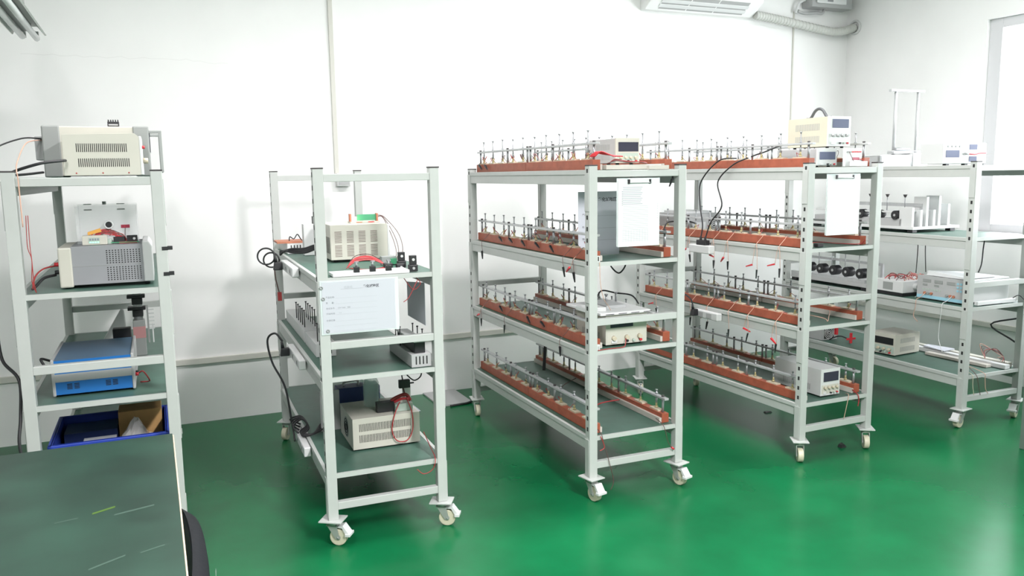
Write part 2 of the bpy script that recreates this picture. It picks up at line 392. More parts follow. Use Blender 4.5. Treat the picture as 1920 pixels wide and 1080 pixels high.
# alligator clip leads hanging over the bars
def clip_mesh(m):
    b = MB().hexa([(-0.004, -0.0035, -0.030), (0.004, -0.0035, -0.030), (0.004, 0.0035, -0.030), (-0.004, 0.0035, -0.030),
                   (-0.0052, -0.0045, 0), (0.0052, -0.0045, 0), (0.0052, 0.0045, 0), (-0.0052, 0.0045, 0)], m)
    b.hexa([(-0.0015, -0.003, -0.050), (0.0015, -0.003, -0.050), (0.0015, 0.003, -0.050), (-0.0015, 0.003, -0.050),
            (-0.0038, -0.0035, -0.030), (0.0038, -0.0035, -0.030), (0.0038, 0.0035, -0.030), (-0.0038, 0.0035, -0.030)], m)
    return b.mesh('alligator_clip')
CLIPB, CLIPR = clip_mesh(BLACK), clip_mesh(RED)
ORD = ['first', 'second', 'third', 'fourth', 'fifth', 'sixth', 'seventh', 'eighth', 'ninth', 'tenth']
def lead(k, v, z, drop_b, drop_r, label, group, red=True, thin=PALEW, short=False, tilt=0.0):
    # hangs over the outer face of the left bar; origin on top of the bar
    t = thing('clip_lead', label, 'clip lead', k, 0.042, v, z + 0.048, 0, group)
    if short: path = lambda d, y: [(0.012, 0.0, 0.0095), (0.004, 0.003, 0.007), (-0.0035, 0.005, 0.0), (-0.005, y, -d)]
    else: path = lambda d, y: [(0.012, 0.0, 0.0095), (0.004, 0.003, 0.007), (-0.004, 0.004, -0.006), (-0.028, 0.004, -0.028), (-0.0475, 0.003, -0.047), (-0.050, y * 0.5, -0.075), (-0.050, y, -d)]
    x = -0.005 if short else -0.050
    w = MB().tube(path(drop_b, -0.012), 0.0015, thin, 5, 4)
    if red: w.tube(path(drop_r, 0.028), 0.0014, PALEW, 5, 4)
    part('lead_wire', w, t)
    c = place('black_clip', CLIPB, t); c.location = (x - 0.003, -0.012, -drop_b); c.rotation_euler = (tilt + random.uniform(-0.2, 0.2), random.uniform(-0.1, 0.1), random.uniform(0, 3) if not tilt else 0.0)
    if red:
        c = place('red_clip', CLIPR, t); c.location = (x - 0.003, 0.028, -drop_r); c.rotation_euler = (random.choice((-1, 1)) * random.uniform(0.9, 1.4), 0, random.uniform(-0.3, 0.3))
def leads(k, z, spec, where, short=False, tilt=0.0):
    n = len(spec)
    for i, (v, db, dr) in enumerate(spec):
        lead(k, v, z, db, dr or 0, '%s clip lead from front on the left bar, %s' % (ORD[i], where), 'clip leads on the ' + where, red=dr is not None, short=short or db < 0.03, tilt=-1.0 if db < 0.03 else 0.0, thin=DARKW if tilt else PALEW)
leads('D', SH1, [(0.19, 0.165, 0.145), (0.37, 0.19, 0.165), (0.62, 0.165, 0.145), (0.75, 0.17, 0.14), (0.99, 0.155, 0.12), (1.33, 0.14, 0.115), (1.43, 0.12, 0.10)], 'second shelf, second rack from right')
leads('D', SH2, [(0.20, 0.165, 0.14), (0.43, 0.145, 0.12), (0.60, 0.15, None), (0.80, 0.135, 0.10), (0.97, 0.135, None), (1.35, 0.13, 0.10)], 'third shelf, second rack from right')
leads('C', SH1, [(0.15, 0.105, 0.085), (0.26, 0.09, None), (0.50, 0.006, None), (0.68, 0.004, None), (0.86, 0.006, None), (1.04, 0.003, None), (1.19, 0.005, None), (1.36, 0.10, None)], 'second shelf, middle rack', tilt=-0.6)
leads('C', SH2, [(0.30, 0.075, None), (0.62, 0.004, None), (0.80, 0.006, None), (1.02, 0.085, None), (1.20, 0.004, None), (1.395, 0.105, 0.085)], 'third shelf, middle rack', tilt=-0.5)
leads('C', TOP, [(1.40, 0.006, None), (1.50, 0.004, None)], 'top shelf, middle rack', tilt=-0.9)

# ------------------------------------------------------------------ generic bits
def slots_v(mb, plane, c, a0, a1, z0, z1, n, m=HOLE, duty=0.45, e=0.0006):
    st = (a1 - a0) / n
    for i in range(n):
        s0 = a0 + i * st; s1 = s0 + st * duty
        if plane == 'y': mb.box(s0, s1, c - e, c + e, z0, z1, m)
        else: mb.box(c - e, c + e, s0, s1, z0, z1, m)
def slots_h(mb, plane, c, a0, a1, z0, z1, n, m=HOLE, duty=0.4, e=0.0006):
    st = (z1 - z0) / n
    for i in range(n):
        s0 = z0 + i * st
        if plane == 'y': mb.box(a0, a1, c - e, c + e, s0, s0 + st * duty, m)
        else: mb.box(c - e, c + e, a0, a1, s0, s0 + st * duty, m)
def feet(t, w, d, h=0.008, r=0.009):
    for x in (0.025, w - 0.025):
        for y in (0.03, d - 0.03): part('foot', MB().cyl((x, y, 0), (x, y, h), r, BLACK, 10), t)
def psu(label, k, u, v, z, w, d, h, rot=0.0, case=CREAM, face=CREAM, disp=DISP, knob=IVORY, cat='power supply', band=MINT, disp_box=(0.14, 0.9, 0.55, 0.86), knobs=4, knob_z=0.33, vents=2, handle=False, name='power_supply'):
    t = thing(name, label, cat, k, u, v, z, rot)
    b = MB().box(0, w, 0.006, d, 0.008, h, case)
    for s in (0, w):
        for i in range(vents):
            z0 = h * (0.18 + 0.40 * i); slots_v(b, 'x', s, d * 0.22, d * 0.82, z0, z0 + h * 0.22, 18, BEZEL)
    part('case', b, t, 0.003)
    f = part('front_panel', MB().box(-0.002, w + 0.002, -0.002, 0.008, 0.008, h + 0.002, face).box(0.004, w - 0.004, -0.003, -0.002, h * 0.12, h * 0.44, band), t, 0.003)
    x0, x1, z0, z1 = disp_box
    part('display', MB().box(w * x0, w * x1, -0.005, -0.002, h * z0, h * z1, disp), t, 0.001)
    for i in range(knobs):
        x = w * (0.18 + 0.64 * i / max(1, knobs - 1))
        part('knob', MB().cyl((x, -0.003, h * knob_z), (x, -0.018, h * knob_z), w * 0.055, knob, 14, r1=w * 0.045), t)
    for i, m in enumerate((BLACK, MINT, RED)):
        x = w * (0.5 + 0.17 * i)
        part('terminal', MB().cyl((x, -0.003, h * 0.15), (x, -0.014, h * 0.15), w * 0.03, m, 10), t)
    part('power_switch', MB().box(w * 0.12, w * 0.26, -0.008, -0.002, h * 0.10, h * 0.2, WHITEP), t, 0.001)
    feet(t, w, d)
    if handle:
        hm = MB().tube([(w * 0.5, d * 0.20, h + 0.001), (w * 0.5, d * 0.30, h + 0.004), (w * 0.5, d * 0.40, h + 0.040), (w * 0.5, d * 0.5, h + 0.052), (w * 0.5, d * 0.60, h + 0.040), (w * 0.5, d * 0.70, h + 0.004), (w * 0.5, d * 0.80, h + 0.001)], 0.008, DKGREY, 8, 5)
        part('carry_handle', hm, t)
    return t
def cable(name, pts, r, m, label, cat='cable', k=None, group=None, sub=8, of=None):
    # a cable of its own, or with of= a lead that belongs to that device
    if of is not None:
        inv = (Matrix.Translation(of.location) @ Matrix.Rotation(of.rotation_euler.z, 4, 'Z')).inverted()
        return part(name, MB().tube([inv @ wor(k, *p) for p in pts], r, m, 7, sub), of)
    o = wor(k, *pts[0]); mb = MB().tube([wor(k, *p) - o for p in pts], r, m, 7, sub)
    ob = part(name, mb, None); ob.location = o; return tag(ob, label, cat, group)
def sheet_frame(mb, w, h, m, m2): pass
def strip_thing(label, k, u, v, z, length, group=None, n=3):
    # white multi-way socket strip fixed along the outside of a left beam
    t = thing('power_strip', label, 'power strip', k, u, v, z, 0, group)
    part('strip_body', MB().box(-0.032, 0, 0, length, 0, 0.046, WHITEP), t, 0.005)
    for i in range(n):
        y = length * (i + 0.5) / n
        part('socket', MB().box(-0.034, -0.032, y - 0.016, y + 0.016, 0.008, 0.038, LGREY).box(-0.0345, -0.034, y - 0.007, y - 0.004, 0.016, 0.03, HOLE).box(-0.0345, -0.034, y + 0.004, y + 0.007, 0.016, 0.03, HOLE), t)
    return t
def plug(label, k, u, v, z, rot=0):
    t = thing('mains_plug', label, 'plug', k, u, v, z, rot)
    part('plug_body', MB().hexa([(-0.045, -0.016, -0.018), (0, -0.016, -0.018), (0, 0.016, -0.018), (-0.045, 0.016, -0.018), (-0.038, -0.012, 0.022), (0, -0.014, 0.022), (0, 0.014, 0.022), (-0.038, 0.012, 0.022)], BLACK), t, 0.004)
    part('cord_grip', MB().cyl((-0.03, 0, 0.02), (-0.034, 0, 0.055), 0.009, BLACK, 8, r1=0.005), t)
    return t

# ------------------------------------------------------------------ rack A: instruments at the left edge
bigload = t = thing('electronic_load', 'big cream instrument with grey end bezels behind the vented one, top of left rack', 'instrument', 'A', 0.097, 0.40, TOP)
part('case', MB().box(0.06, 0.335, 0, 0.34, 0.004, 0.204, CREAM), t, 0.004)
part('rear_bezel', MB().box(0, 0.065, -0.004, 0.344, 0, 0.206, BEZEL), t, 0.005, 'grey rear bezel')
part('front_bezel', MB().box(0.333, 0.394, -0.004, 0.344, 0, 0.206, BEZEL), t, 0.005, 'grey front bezel')
part('connector_box', MB().box(-0.032, 0, 0.05, 0.16, 0.07, 0.165, LGREY), t, 0.003)
part('screen', MB().box(0.394, 0.397, 0.05, 0.20, 0.10, 0.18, DISP), t)
for y in (0.02, 0.31):
    part('rack_handle', MB().box(0.393, 0.443, y, y + 0.012, 0.178, 0.190, BEZEL).box(0.431, 0.443, y, y + 0.012, 0.02, 0.180, BEZEL).box(0.393, 0.443, y, y + 0.012, 0.015, 0.027, BEZEL), t, 0.002)
vented = t = thing('power_supply', 'cream instrument showing a side with two rows of vent slots, top of left rack', 'power supply', 'A', 0.192, 0.115, TOP)
b = MB().prism([(0, 0.004), (0.262, 0.004), (0.262, 0.150), (0.248, 0.163), (0, 0.158)], 'y', 0, 0.24, CREAM)
slots_v(b, 'y', 0.0, 0.045, 0.222, 0.092, 0.124, 26); slots_v(b, 'y', 0.0, 0.049, 0.228, 0.036, 0.068, 26)
for x in (0.04, 0.13, 0.22): b.cyl((x, 0.001, 0.013), (x, -0.0015, 0.013), 0.003, REDW, 8)
part('case', b, t, 0.002)
part('front_panel', MB().box(0.262, 0.272, 0.002, 0.238, 0.004, 0.152, WHITEP), t, 0.003)
for y in (0.05, 0.10, 0.15, 0.20): part('knob', MB().cyl((0.272, y, 0.06), (0.29, y, 0.06), 0.010, IVORY, 12), t)
part('red_terminal', MB().cyl((0.272, 0.02, 0.11), (0.282, 0.02, 0.11), 0.006, RED, 8), t, 0, 'red terminal')
t = thing('relay_module', 'small black finned block on top of the big cream instrument', 'module', 'A', 0.335, 0.47, TOP + 0.206)
b = MB().box(0, 0.044, 0, 0.03, 0, 0.022, BLACK)
for i in range(5): b.box(0.002 + i * 0.009, 0.006 + i * 0.009, 0, 0.03, 0.022, 0.030, BLACK)
part('heat_sink', b, t); part('base_pad', MB().box(0.004, 0.04, -0.002, 0.032, 0.006, 0.012, LGREY), t)
cable('power_cord', [(0.005, 0.10, TOP + 0.01), (0.06, 0.05, TOP + 0.03), (0.13, 0.03, TOP + 0.05), (0.185, 0.06, TOP + 0.058), (0.20, 0.10, TOP + 0.06)], 0.0055, RUBBER, 'black power cord plugged into the vented cream instrument', k='A', of=vented)
cable('signal_cable', [(0.09, 0.45, TOP + 0.155), (0.04, 0.30, TOP + 0.15), (-0.03, 0.10, TOP + 0.10), (-0.045, -0.02, TOP + 0.03), (-0.03, -0.03, TOP - 0.12)], 0.003, RUBBER, 'thin black cable arching left off the big cream instrument', k='A', of=bigload)
cable('red_lead', [(0.09, 0.45, TOP + 0.15), (0.06, 0.25, TOP + 0.13), (0.045, 0.10, TOP + 0.06), (0.052, -0.002, TOP + 0.022), (0.055, -0.010, TOP - 0.01), (0.056, -0.010, 1.40)], 0.0022, PALEW, 'pale red lead dropping from the big cream instrument down the left post', k='A', of=bigload)
cable('power_cord', [(0.03, 0.09, TOP + 0.008), (0.06, 0.2, TOP + 0.012), (0.09, 0.41, TOP + 0.02)], 0.005, RUBBER, 'short black cord lying left of the big cream instrument', k='A', of=bigload)
for i in range(2):
    cable('twisted_wire', [(0.066 + 0.006 * i, 0.01, 1.44), (0.062 + 0.008 * i, 0.008, 1.33), (0.072, 0.004, 1.28), (0.066 + 0.006 * i, 0.006, 1.20), (0.075, 0.02, 1.157)], 0.0014, REDW, ('thin dark red wire down the left rack front post' if i == 0 else 'second dark red wire beside the left rack front post'), k='A')
# second shelf
greysup = t = thing('power_supply', 'grey supply with cream ends and two perforated vent grids on the left rack', 'power supply', 'A', 0.143, 0.125, SH1)
b = MB().box(0.045, 0.297, 0, 0.30, 0.012, 0.160, GREYC)
for r in range(7):
    for c in range(12):
        for z0 in (0.024, 0.090): b.box(0.165 + c * 0.0105, 0.170 + c * 0.0105, -0.0006, 0.001, z0 + r * 0.008, z0 + r * 0.008 + 0.004, HOLE)
b.box(0.046, 0.296, -0.0012, 0, 0.083, 0.0845, BEZEL)
part('case', b, t, 0.004)
part('rear_end', MB().box(0, 0.047, -0.004, 0.304, 0.004, 0.158, CREAM), t, 0.006, 'cream rear end')
part('front_end', MB().prism([(0.295, 0.012), (0.330, 0.012), (0.330, 0.150), (0.318, 0.172), (0.295, 0.172)], 'y', -0.004, 0.304, WHITEP), t, 0.004, 'white front end')
feet(t, 0.33, 0.30, 0.012)
for z in (0.09, 0.06): part('rear_connector', MB().cyl((-0.02, 0.06, z), (0, 0.06, z), 0.008, RED if z > 0.07 else BLACK, 8), t)
for zz, c, l in ((0.085, REDW, 'thin dark red cable out of the grey supply rear on the left rack'), (0.05, RUBBER, 'thick black cable out of the grey supply rear on the left rack')):
    cable('rear_cable', [(0.125, 0.185, SH1 + zz), (0.09, 0.14, SH1 + zz - 0.005), (0.065, 0.10, SH1 + zz - 0.03), (0.060, 0.055, SH1 + 0.015)], 0.003 if c is REDW else 0.0055, c, l, k='A', of=greysup)
zt = SH1 + 0.161
t = thing('timer_display', 'cream module with green digits on the grey supply', 'display module', 'A', 0.226, 0.17, zt)
part('case', MB().box(0, 0.088, 0, 0.035, 0, 0.036, CREAM), t, 0.002)
d = part('digits', MB().box(0.022, 0.062, -0.0012, 0, 0.006, 0.028, MINT), t)
b = MB()
for i in range(4): b.box(0.026 + i * 0.009, 0.032 + i * 0.009, -0.002, -0.0012, 0.008, 0.012, GREENLED).box(0.026 + i * 0.009, 0.032 + i * 0.009, -0.002, -0.0012, 0.017, 0.025, INKG)
part('lit_segment', b, d)
t = thing('acrylic_test_box', 'clear hinged acrylic box standing on the grey supply', 'acrylic box', 'A', 0.205, 0.23, zt)
b = MB()
for q in ((0, 0.22, 0, 0.003, 0, 0.15), (0, 0.22, 0.147, 0.15, 0, 0.15), (0, 0.003, 0, 0.15, 0, 0.15), (0.217, 0.22, 0, 0.15, 0, 0.15)): b.box(*q, CLEAR)
part('side_walls', b, t); part('lid', MB().box(0, 0.22, 0, 0.15, 0.151, 0.154, CLEAR), t)
for x in (0.032, 0.150):
    part('hinge', MB().box(x, x + 0.028, -0.002, 0, 0.132, 0.137, BEZEL).box(x, x + 0.028, -0.002, 0.006, 0.1542, 0.1575, BEZEL), t)
part('latch_knob', MB().cyl((0.105, 0.01, 0.154), (0.105, 0.01, 0.166), 0.007, BEZEL, 10), t)
t = thing('speaker', 'round black speaker with white rim among wires on the grey supply', 'speaker', 'A', 0.322, 0.205, zt + 0.03)
part('rim', MB().ring((0, -0.004, 0.045), (0, 1, 0), 0.0145, 0.003, WHITEP, 20).cyl((0, -0.002, 0.045), (0, 0.012, 0.045), 0.014, BLACK, 20), t)
part('stand_wire', MB().tube([(0, 0.012, 0.045), (0.005, 0.016, 0.02), (0, 0.015, 0.0)], 0.002, DARKW), t)
t = thing('led_meter', 'small dark red display hanging right of the round speaker', 'display', 'A', 0.365, 0.205, zt + 0.06)
part('face', MB().box(0, 0.032, 0, 0.012, 0, 0.013, REDDISP), t, 0.001); part('digit', MB().box(0.012, 0.015, -0.0008, 0, 0.004, 0.010, RED), t)
part('support_wire', MB().tube([(0.016, 0.012, 0.006), (0.012, 0.02, -0.03), (0.02, 0.016, -0.06)], 0.0012, DARKW), t)
b = MB()
for i in range(16):
    x0 = random.uniform(0.0, 0.03); 
    b.tube([(x0, 0.01 + random.uniform(0, 0.02), 0.008), (x0 + 0.025, 0.01, 0.020 + random.uniform(0, 0.03)), (0.07 + random.uniform(0, 0.02), 0.012, 0.032 + random.uniform(0, 0.028)), (0.115 + random.uniform(0, 0.02), 0.02, 0.015 + random.uniform(0, 0.02)), (0.15, 0.02, 0.004)], 0.0016, random.choice((REDW, RED, DARKW, REDW)), 5, 5)
solo('wire_bundle', b, 'tangle of red wires behind the green digit module', 'wires', 'A', 0.235, 0.20, zt + 0.003)
solo('tape_strip', MB().hexa([(0, 0, 0), (0.05, 0, 0.012), (0.05, 0.012, 0.012), (0, 0.012, 0), (0, 0, 0.012), (0.045, 0, 0.026), (0.045, 0.012, 0.026), (0, 0.012, 0.012)], ORANGE), 'orange taped bundle behind the green digit module', 'tape', 'A', 0.245, 0.206, zt + 0.036)
t = thing('circuit_board', 'dark circuit board at the right end of the grey supply top', 'circuit board', 'A', 0.325, 0.19, zt)
part('board', MB().box(0, 0.10, 0, 0.035, 0.003, 0.006, PCB), t)
part('relay', MB().box(0.01, 0.05, 0.004, 0.03, 0.006, 0.026, BLACK), t); part('relay', MB().box(0.058, 0.097, 0.004, 0.03, 0.006, 0.030, BLACK), t)
part('jumper', MB().box(0.03, 0.095, 0.001, 0.004, 0.0, 0.007, REDW), t); part('capacitor', MB().cyl((0.085, -0.002, 0.018), (0.085, 0.004, 0.018), 0.005, WHITEP, 10), t)
part('terminal_block', MB().box(-0.024, 0.004, 0.002, 0.02, 0.0, 0.02, MINT), t)
for i, z in enumerate((1.293, 1.195)):
    solo('black_tape', MB().box(0.008, 0.030, -0.003, -0.0002, 0, 0.014, BLACK).box(0.0285, 0.046, -0.003, 0.016, 0.001, 0.015, BLACK), ('upper' if i == 0 else 'lower') + ' black tape tab on the left rack right post', 'tape', 'A', 0.500, 0.0, z, rot=0.05)
# third shelf: blue instrument
bluei = t = thing('blue_instrument', 'blue steel instrument with white corner frames on the left rack', 'instrument', 'A', 0.085, 0.125, SH2)
b = MB().box(0.008, 0.284, 0, 0.40, 0.008, 0.142, BLUE).box(0.009, 0.283, -0.0008, 0.0, 0.058, 0.090, LGREY).box(0.009, 0.283, 0.003, 0.397, 0.1424, 0.1432, BLUETOP)
for x in (0.05, 0.075, 0.185, 0.21):
    for z in (0.028, 0.108):
        for i in range(4): b.box(x, x + 0.018, -0.0014, 0, z + i * 0.006, z + i * 0.006 + 0.003, HOLE)
part('case', b, t, 0.002)
for x in (0, 0.280): part('corner_frame', MB().box(x, x + 0.011, -0.004, 0.404, 0.004, 0.148, LGREY), t, 0.003)
feet(t, 0.285, 0.40)
part('terminal', MB().cyl((0.291, 0.05, 0.05), (0.303, 0.05, 0.05), 0.007, RED, 8), t); part('terminal', MB().cyl((0.291, 0.09, 0.05), (0.303, 0.09, 0.05), 0.007, BLACK, 8), t)
cable('red_lead', [(0.388, 0.19, SH2 + 0.05), (0.405, 0.17, SH2 + 0.06), (0.425, 0.19, SH2 + 0.02), (0.42, 0.22, SH2 + 0.005), (0.39, 0.22, SH2 + 0.006)], 0.0028, REDW, 'red lead looping from the right of the blue instrument', k='A', of=bluei)
cable('power_cord', [(0.085, 0.30, SH2 + 0.10), (0.062, 0.25, SH2 + 0.125), (0.045, 0.20, SH2 + 0.14), (0.065, 0.2, SH2 + 0.10), (0.08, 0.25, SH2 + 0.09)], 0.005, RUBBER, 'black cord loop at the rear of the blue instrument', k='A', of=bluei)
cable('power_cable', [(-0.09, 0.2, 1.02), (-0.07, 0.12, 0.90), (-0.012, 0.05, 0.83), (-0.014, 0.02, 0.70), (-0.022, -0.01, 0.60), (-0.006, -0.012, 0.48), (0.01, -0.015, 0.33)], 0.006, RUBBER, 'black cord running down outside the left rack', k='A')
t = thing('air_cylinder_rig', 'grey upright rig with black clamps behind the blue instrument', 'test rig', 'A', 0.36, 0.80, SH2)
part('column', MB().box(0, 0.052, 0, 0.05, 0, 0.17, BEZEL), t, 0.003); part('collar', MB().box(-0.001, 0.053, -0.001, 0.051, 0.085, 0.14, PINK), t)
part('cylinder', MB().cyl((0.026, 0.025, 0.17), (0.026, 0.025, 0.31), 0.020, ALU, 18), t)
for z in (0.205, 0.262): part('clamp', MB().box(-0.018, 0.060, -0.004, 0.054, z + 0.014, z + 0.028, BLACK).box(0.002, 0.048, -0.006, 0.056, z - 0.016, z + 0.014, BLACK), t, 0.002)
b = MB().box(0.062, 0.070, 0, 0.01, 0.06, 0.24, BEZEL)
for i in range(6): b.box(0.07, 0.094, 0, 0.006, 0.125 + i * 0.018, 0.131 + i * 0.018, WHITEP)
part('terminal_rail', b, t)
part('leg_pin', MB().box(0.082, 0.088, 0, 0.006, 0.06, 0.15, WHITEP), t)
solo('adapter', MB().box(0, 0.075, 0, 0.05, 0, 0.17, BLACK), 'black box behind the right end of the blue instrument', 'adapter', 'A', 0.282, 0.60, SH2, bevel=0.004)
b = MB().hexa([(0, 0, 0), (0.15, 0, 0), (0.15, 0.05, 0), (0, 0.05, 0), (0.118, 0.01, 0.20), (0.132, 0.01, 0.20), (0.132, 0.03, 0.20), (0.118, 0.03, 0.20)], WHITEP)
solo('plastic_bag', b, 'white peaked plastic bag behind the blue instrument', 'bag', 'A', 0.185, 1.0, SH2, bevel=0.01)
# bottom shelf: crate
t = thing('storage_crate', 'blue plastic crate at the bottom of the left rack', 'crate', 'A', 0.062, 0.10, SH3)
cw, cdp, ch = 0.415, 0.42, 0.235; b = MB()
b.box(0, cw, 0, cdp, 0, 0.006, CRATE)
for q in ((0, cw, 0, 0.006), (0, cw, cdp - 0.006, cdp), (0, 0.006, 0, cdp), (cw - 0.006, cw, 0, cdp)): b.box(*q, 0, ch, CRATE)
part('crate_wall', b, t)
b = MB()
for q in ((-0.01, cw + 0.01, -0.010, 0.006), (-0.01, cw + 0.01, cdp - 0.006, cdp + 0.01), (-0.01, 0.006, -0.01, cdp + 0.01), (cw - 0.006, cw + 0.01, -0.01, cdp + 0.01)): b.box(*q, ch - 0.014, ch, CRATE)
part('crate_rim', b, t, 0.003)
solo('cardboard_box', MB().hexa([(0, 0, 0), (0.17, 0, 0), (0.17, 0.14, 0), (0, 0.14, 0), (0, 0.02, 0.26), (0.17, 0.02, 0.26), (0.17, 0.15, 0.26), (0, 0.15, 0.26)], CARD), 'brown cardboard box standing in the blue crate', 'box', 'A', 0.29, 0.34, SH3 + 0.0075, bevel=0.002)
b = MB(); n = 9
for i in range(n):
    for j in range(n):
        x, y = i / (n - 1), j / (n - 1); r = math.sin(PI * x) * math.sin(PI * y)
        b.v.append((0.13 * x, 0.14 * y, 0.08 * r + 0.02 * math.sin(9 * x + 5 * y) * r))
for i in range(n - 1):
    for j in range(n - 1): b.face([i * n + j, (i + 1) * n + j, (i + 1) * n + j + 1, i * n + j + 1], FILM)
o = solo('plastic_bag', b, 'clear crumpled bag in the blue crate before the cardboard', 'bag', 'A', 0.29, 0.18, SH3 + 0.175)
solo('parts_tray', MB().box(0, 0.20, 0, 0.16, 0, 0.20, NAVY).box(0.12, 0.17, -0.002, 0, 0.14, 0.16, LGREY), 'dark blue parts tray standing inside the blue crate', 'tray', 'A', 0.085, 0.33, SH3 + 0.0075, bevel=0.003)
o = solo('paper_sheet', MB().box(0, 0.12, 0, 0.10, 0, 0.002, PAPER).box(0.0, 0.12, 0.0, 0.1, -0.17, -0.002, CARD), 'white paper lying on a carton in the blue crate', 'paper', 'A', 0.165, 0.16, SH3 + 0.20)

# ------------------------------------------------------------------ rack B
t = thing('power_supply', 'cream louvred power unit on the second shelf of the open-top rack', 'power supply', 'B', 0.163, 0.60, SH1)
b = MB().box(0, 0.278, 0, 0.33, 0.012, 0.180, CREAM)
for c in range(4):
    for z0 in (0.028, 0.095): slots_h(b, 'y', 0.0, 0.020 + c * 0.058, 0.054 + c * 0.058, z0, z0 + 0.058, 8, DARKW, 0.35)
slots_v(b, 'x', 0.0, 0.03, 0.24, 0.04, 0.12, 9)
part('case', b, t, 0.003); feet(t, 0.278, 0.33, 0.012)
part('front_strip', MB().box(0.2785, 0.290, 0.0, 0.33, 0.016, 0.176, WHITEP), t, 0.003)
lampb = t = thing('lamp_board', 'lit LED lamp with a green board on the louvred power unit', 'lamp', 'B', 0.285, 0.72, SH1 + 0.181)
part('base_plate', MB().box(0, 0.15, 0, 0.06, 0, 0.006, CREAM).box(0.03, 0.06, -0.001, 0, 0.001, 0.005, BROWNB).box(0.09, 0.12, -0.001, 0, 0.001, 0.005, RED), t)
part('circuit_board', MB().box(0.040, 0.135, 0.024, 0.030, 0.010, 0.040, PCB), t); part('end_bracket', MB().box(0.0, 0.008, 0.01, 0.04, 0.006, 0.044, BROWNB).box(0.135, 0.143, 0.01, 0.04, 0.006, 0.044, BROWNB), t)
part('led_bulb', MB().cyl((0.026, 0.01, 0.012), (0.026, 0.01, 0.030), 0.008, GLOW, 10), t)
for i, (dx, dz) in enumerate(((0.0, 0.0), (0.02, 0.01), (-0.012, -0.004))):
    cable('lamp_wire', [(0.425 + dx * .2, 0.75, SH1 + 0.205 + dz), (0.452 + dx * .3, 0.72, SH1 + 0.205), (0.476 + dx, 0.60, SH1 + 0.12 + dz), (0.470 + dx, 0.5, SH1 + 0.05), (0.43, 0.42, SH1 + 0.01)], 0.0016, DARKW, ('thin dark wire', 'outermost thin wire', 'innermost thin wire')[i] + ' from the lit lamp down to the black modules', k='B', of=lampb)
t = thing('fan_module', 'black cooling fan on a white stand left of the louvred unit', 'fan', 'B', 0.10, 1.04, SH1)
part('stand', MB().box(0, 0.09, 0, 0.06, 0, 0.165, WHITEP), t, 0.002)
part('fan_body', MB().box(0.052, 0.090, 0.01, 0.05, 0.166, 0.204, BLACK).box(0.054, 0.088, 0.008, 0.052, 0.176, 0.178, LGREY).box(0.054, 0.088, 0.008, 0.052, 0.190, 0.192, LGREY), t, 0.002)
t = thing('control_strip', 'white strip with three black knobs on the open-top rack', 'control strip', 'B', 0.065, 0.012, SH1)
part('strip', MB().box(0, 0.325, 0, 0.10, 0.001, 0.015, WHITEP), t, 0.002)
for x in (0.10, 0.168, 0.236):
    k2 = part('knob', MB().box(x - 0.012, x + 0.012, 0.0, 0.02, 0.015, 0.038, BLACK), t, 0.002)
    part('shaft', MB().cyl((x, 0.01, 0.038), (x, 0.01, 0.056), 0.005, STEEL, 10).cyl((x - 0.008, 0.01, 0.057), (x + 0.010, 0.01, 0.057), 0.004, STEEL, 8), k2)
def sensor(u, v, z, label, tall):
    t = thing('sensor_module', label, 'sensor', 'B', u, v, z, 0.0, 'black sensor modules beside the three knobs')
    part('body', MB().box(0, 0.038, 0, 0.03, 0.001, 0.030, BLACK), t, 0.003)
    part('lens', MB().cyl((0.019, 0.001, 0.015), (0.019, -0.0015, 0.015), 0.006, LGREY, 12), t)
    if tall:
        part('upright_plate', MB().box(0.004, 0.034, 0.004, 0.024, 0.030, 0.070, BLACK), t, 0.002)
        part('white_eye', MB().cyl((0.019, 0.005, 0.052), (0.019, 0.002, 0.052), 0.006, WHITEP, 14), t)
sensor(0.400, 0.050, SH1, 'rightmost black sensor module, tall, by the right post', True)
sensor(0.362, 0.115, SH1, 'low black sensor module between the two tall ones', False)
sensor(0.395, 0.225, SH1, 'tall black sensor module further back near the louvred unit', True)
sensor(0.318, 0.165, SH1, 'low black sensor module closest to the three knobs', False)
t = thing('terminal_block', 'pale terminal block where the lamp wires end', 'terminal block', 'B', 0.355, 0.37, SH1)
part('block', MB().box(0, 0.07, 0, 0.04, 0, 0.04, BEZEL), t, 0.002); part('green_plug', MB().box(0.04, 0.068, -0.012, 0, 0.004, 0.03, PCB), t)
b = MB()
for i in range(14):
    a = random.uniform(0, 0.03)
    b.tube([(0.0 + a * .3, 0.05 + a, 0.006), (0.05, 0.07 + a, 0.025 + a), (0.12, 0.05 + a, 0.03 + a), (0.17, 0.01 + a, 0.012), (0.13 - a, -0.035 + a, 0.004), (0.06 - a, -0.03 + a, 0.008), (0.005, 0.02, 0.012)], 0.0019, random.choice((RED, REDW, REDW, DARKW)), 5, 5)
solo('wire_loop', b, 'coiled red and brown wires behind the three knobs', 'wires', 'B', 0.16, 0.17, SH1 + 0.004)
def channel(u, v, z, label, length, bolts, w=0.092, h=0.062, case=WHITEP, grp='slotted white channels on the open-top rack'):
    t = thing('slotted_channel', label, 'channel', 'B', u, v, z, 0, grp)
    b = MB().box(0, w, 0, length, 0, h, case)
    for i in range(4): b.box(0.018 + i * 0.016, 0.024 + i * 0.016, -0.0008, 0.001, 0.012, h - 0.008, HOLE)
    part('channel_body', b, t, 0.003)
    for (x, y) in bolts:
        part('bolt', MB().cyl((x, y, h), (x, y, h + 0.085), 0.0026, BLACK, 8).cyl((x, y, h + 0.085), (x, y, h + 0.090), 0.005, BLACK, 8), t)
    return t
channel(0.045, 0.43, SH2, 'near white slotted channel with tall black bolts, third shelf, open-top rack', 0.34, [(0.018, 0.06), (0.078, 0.06)])
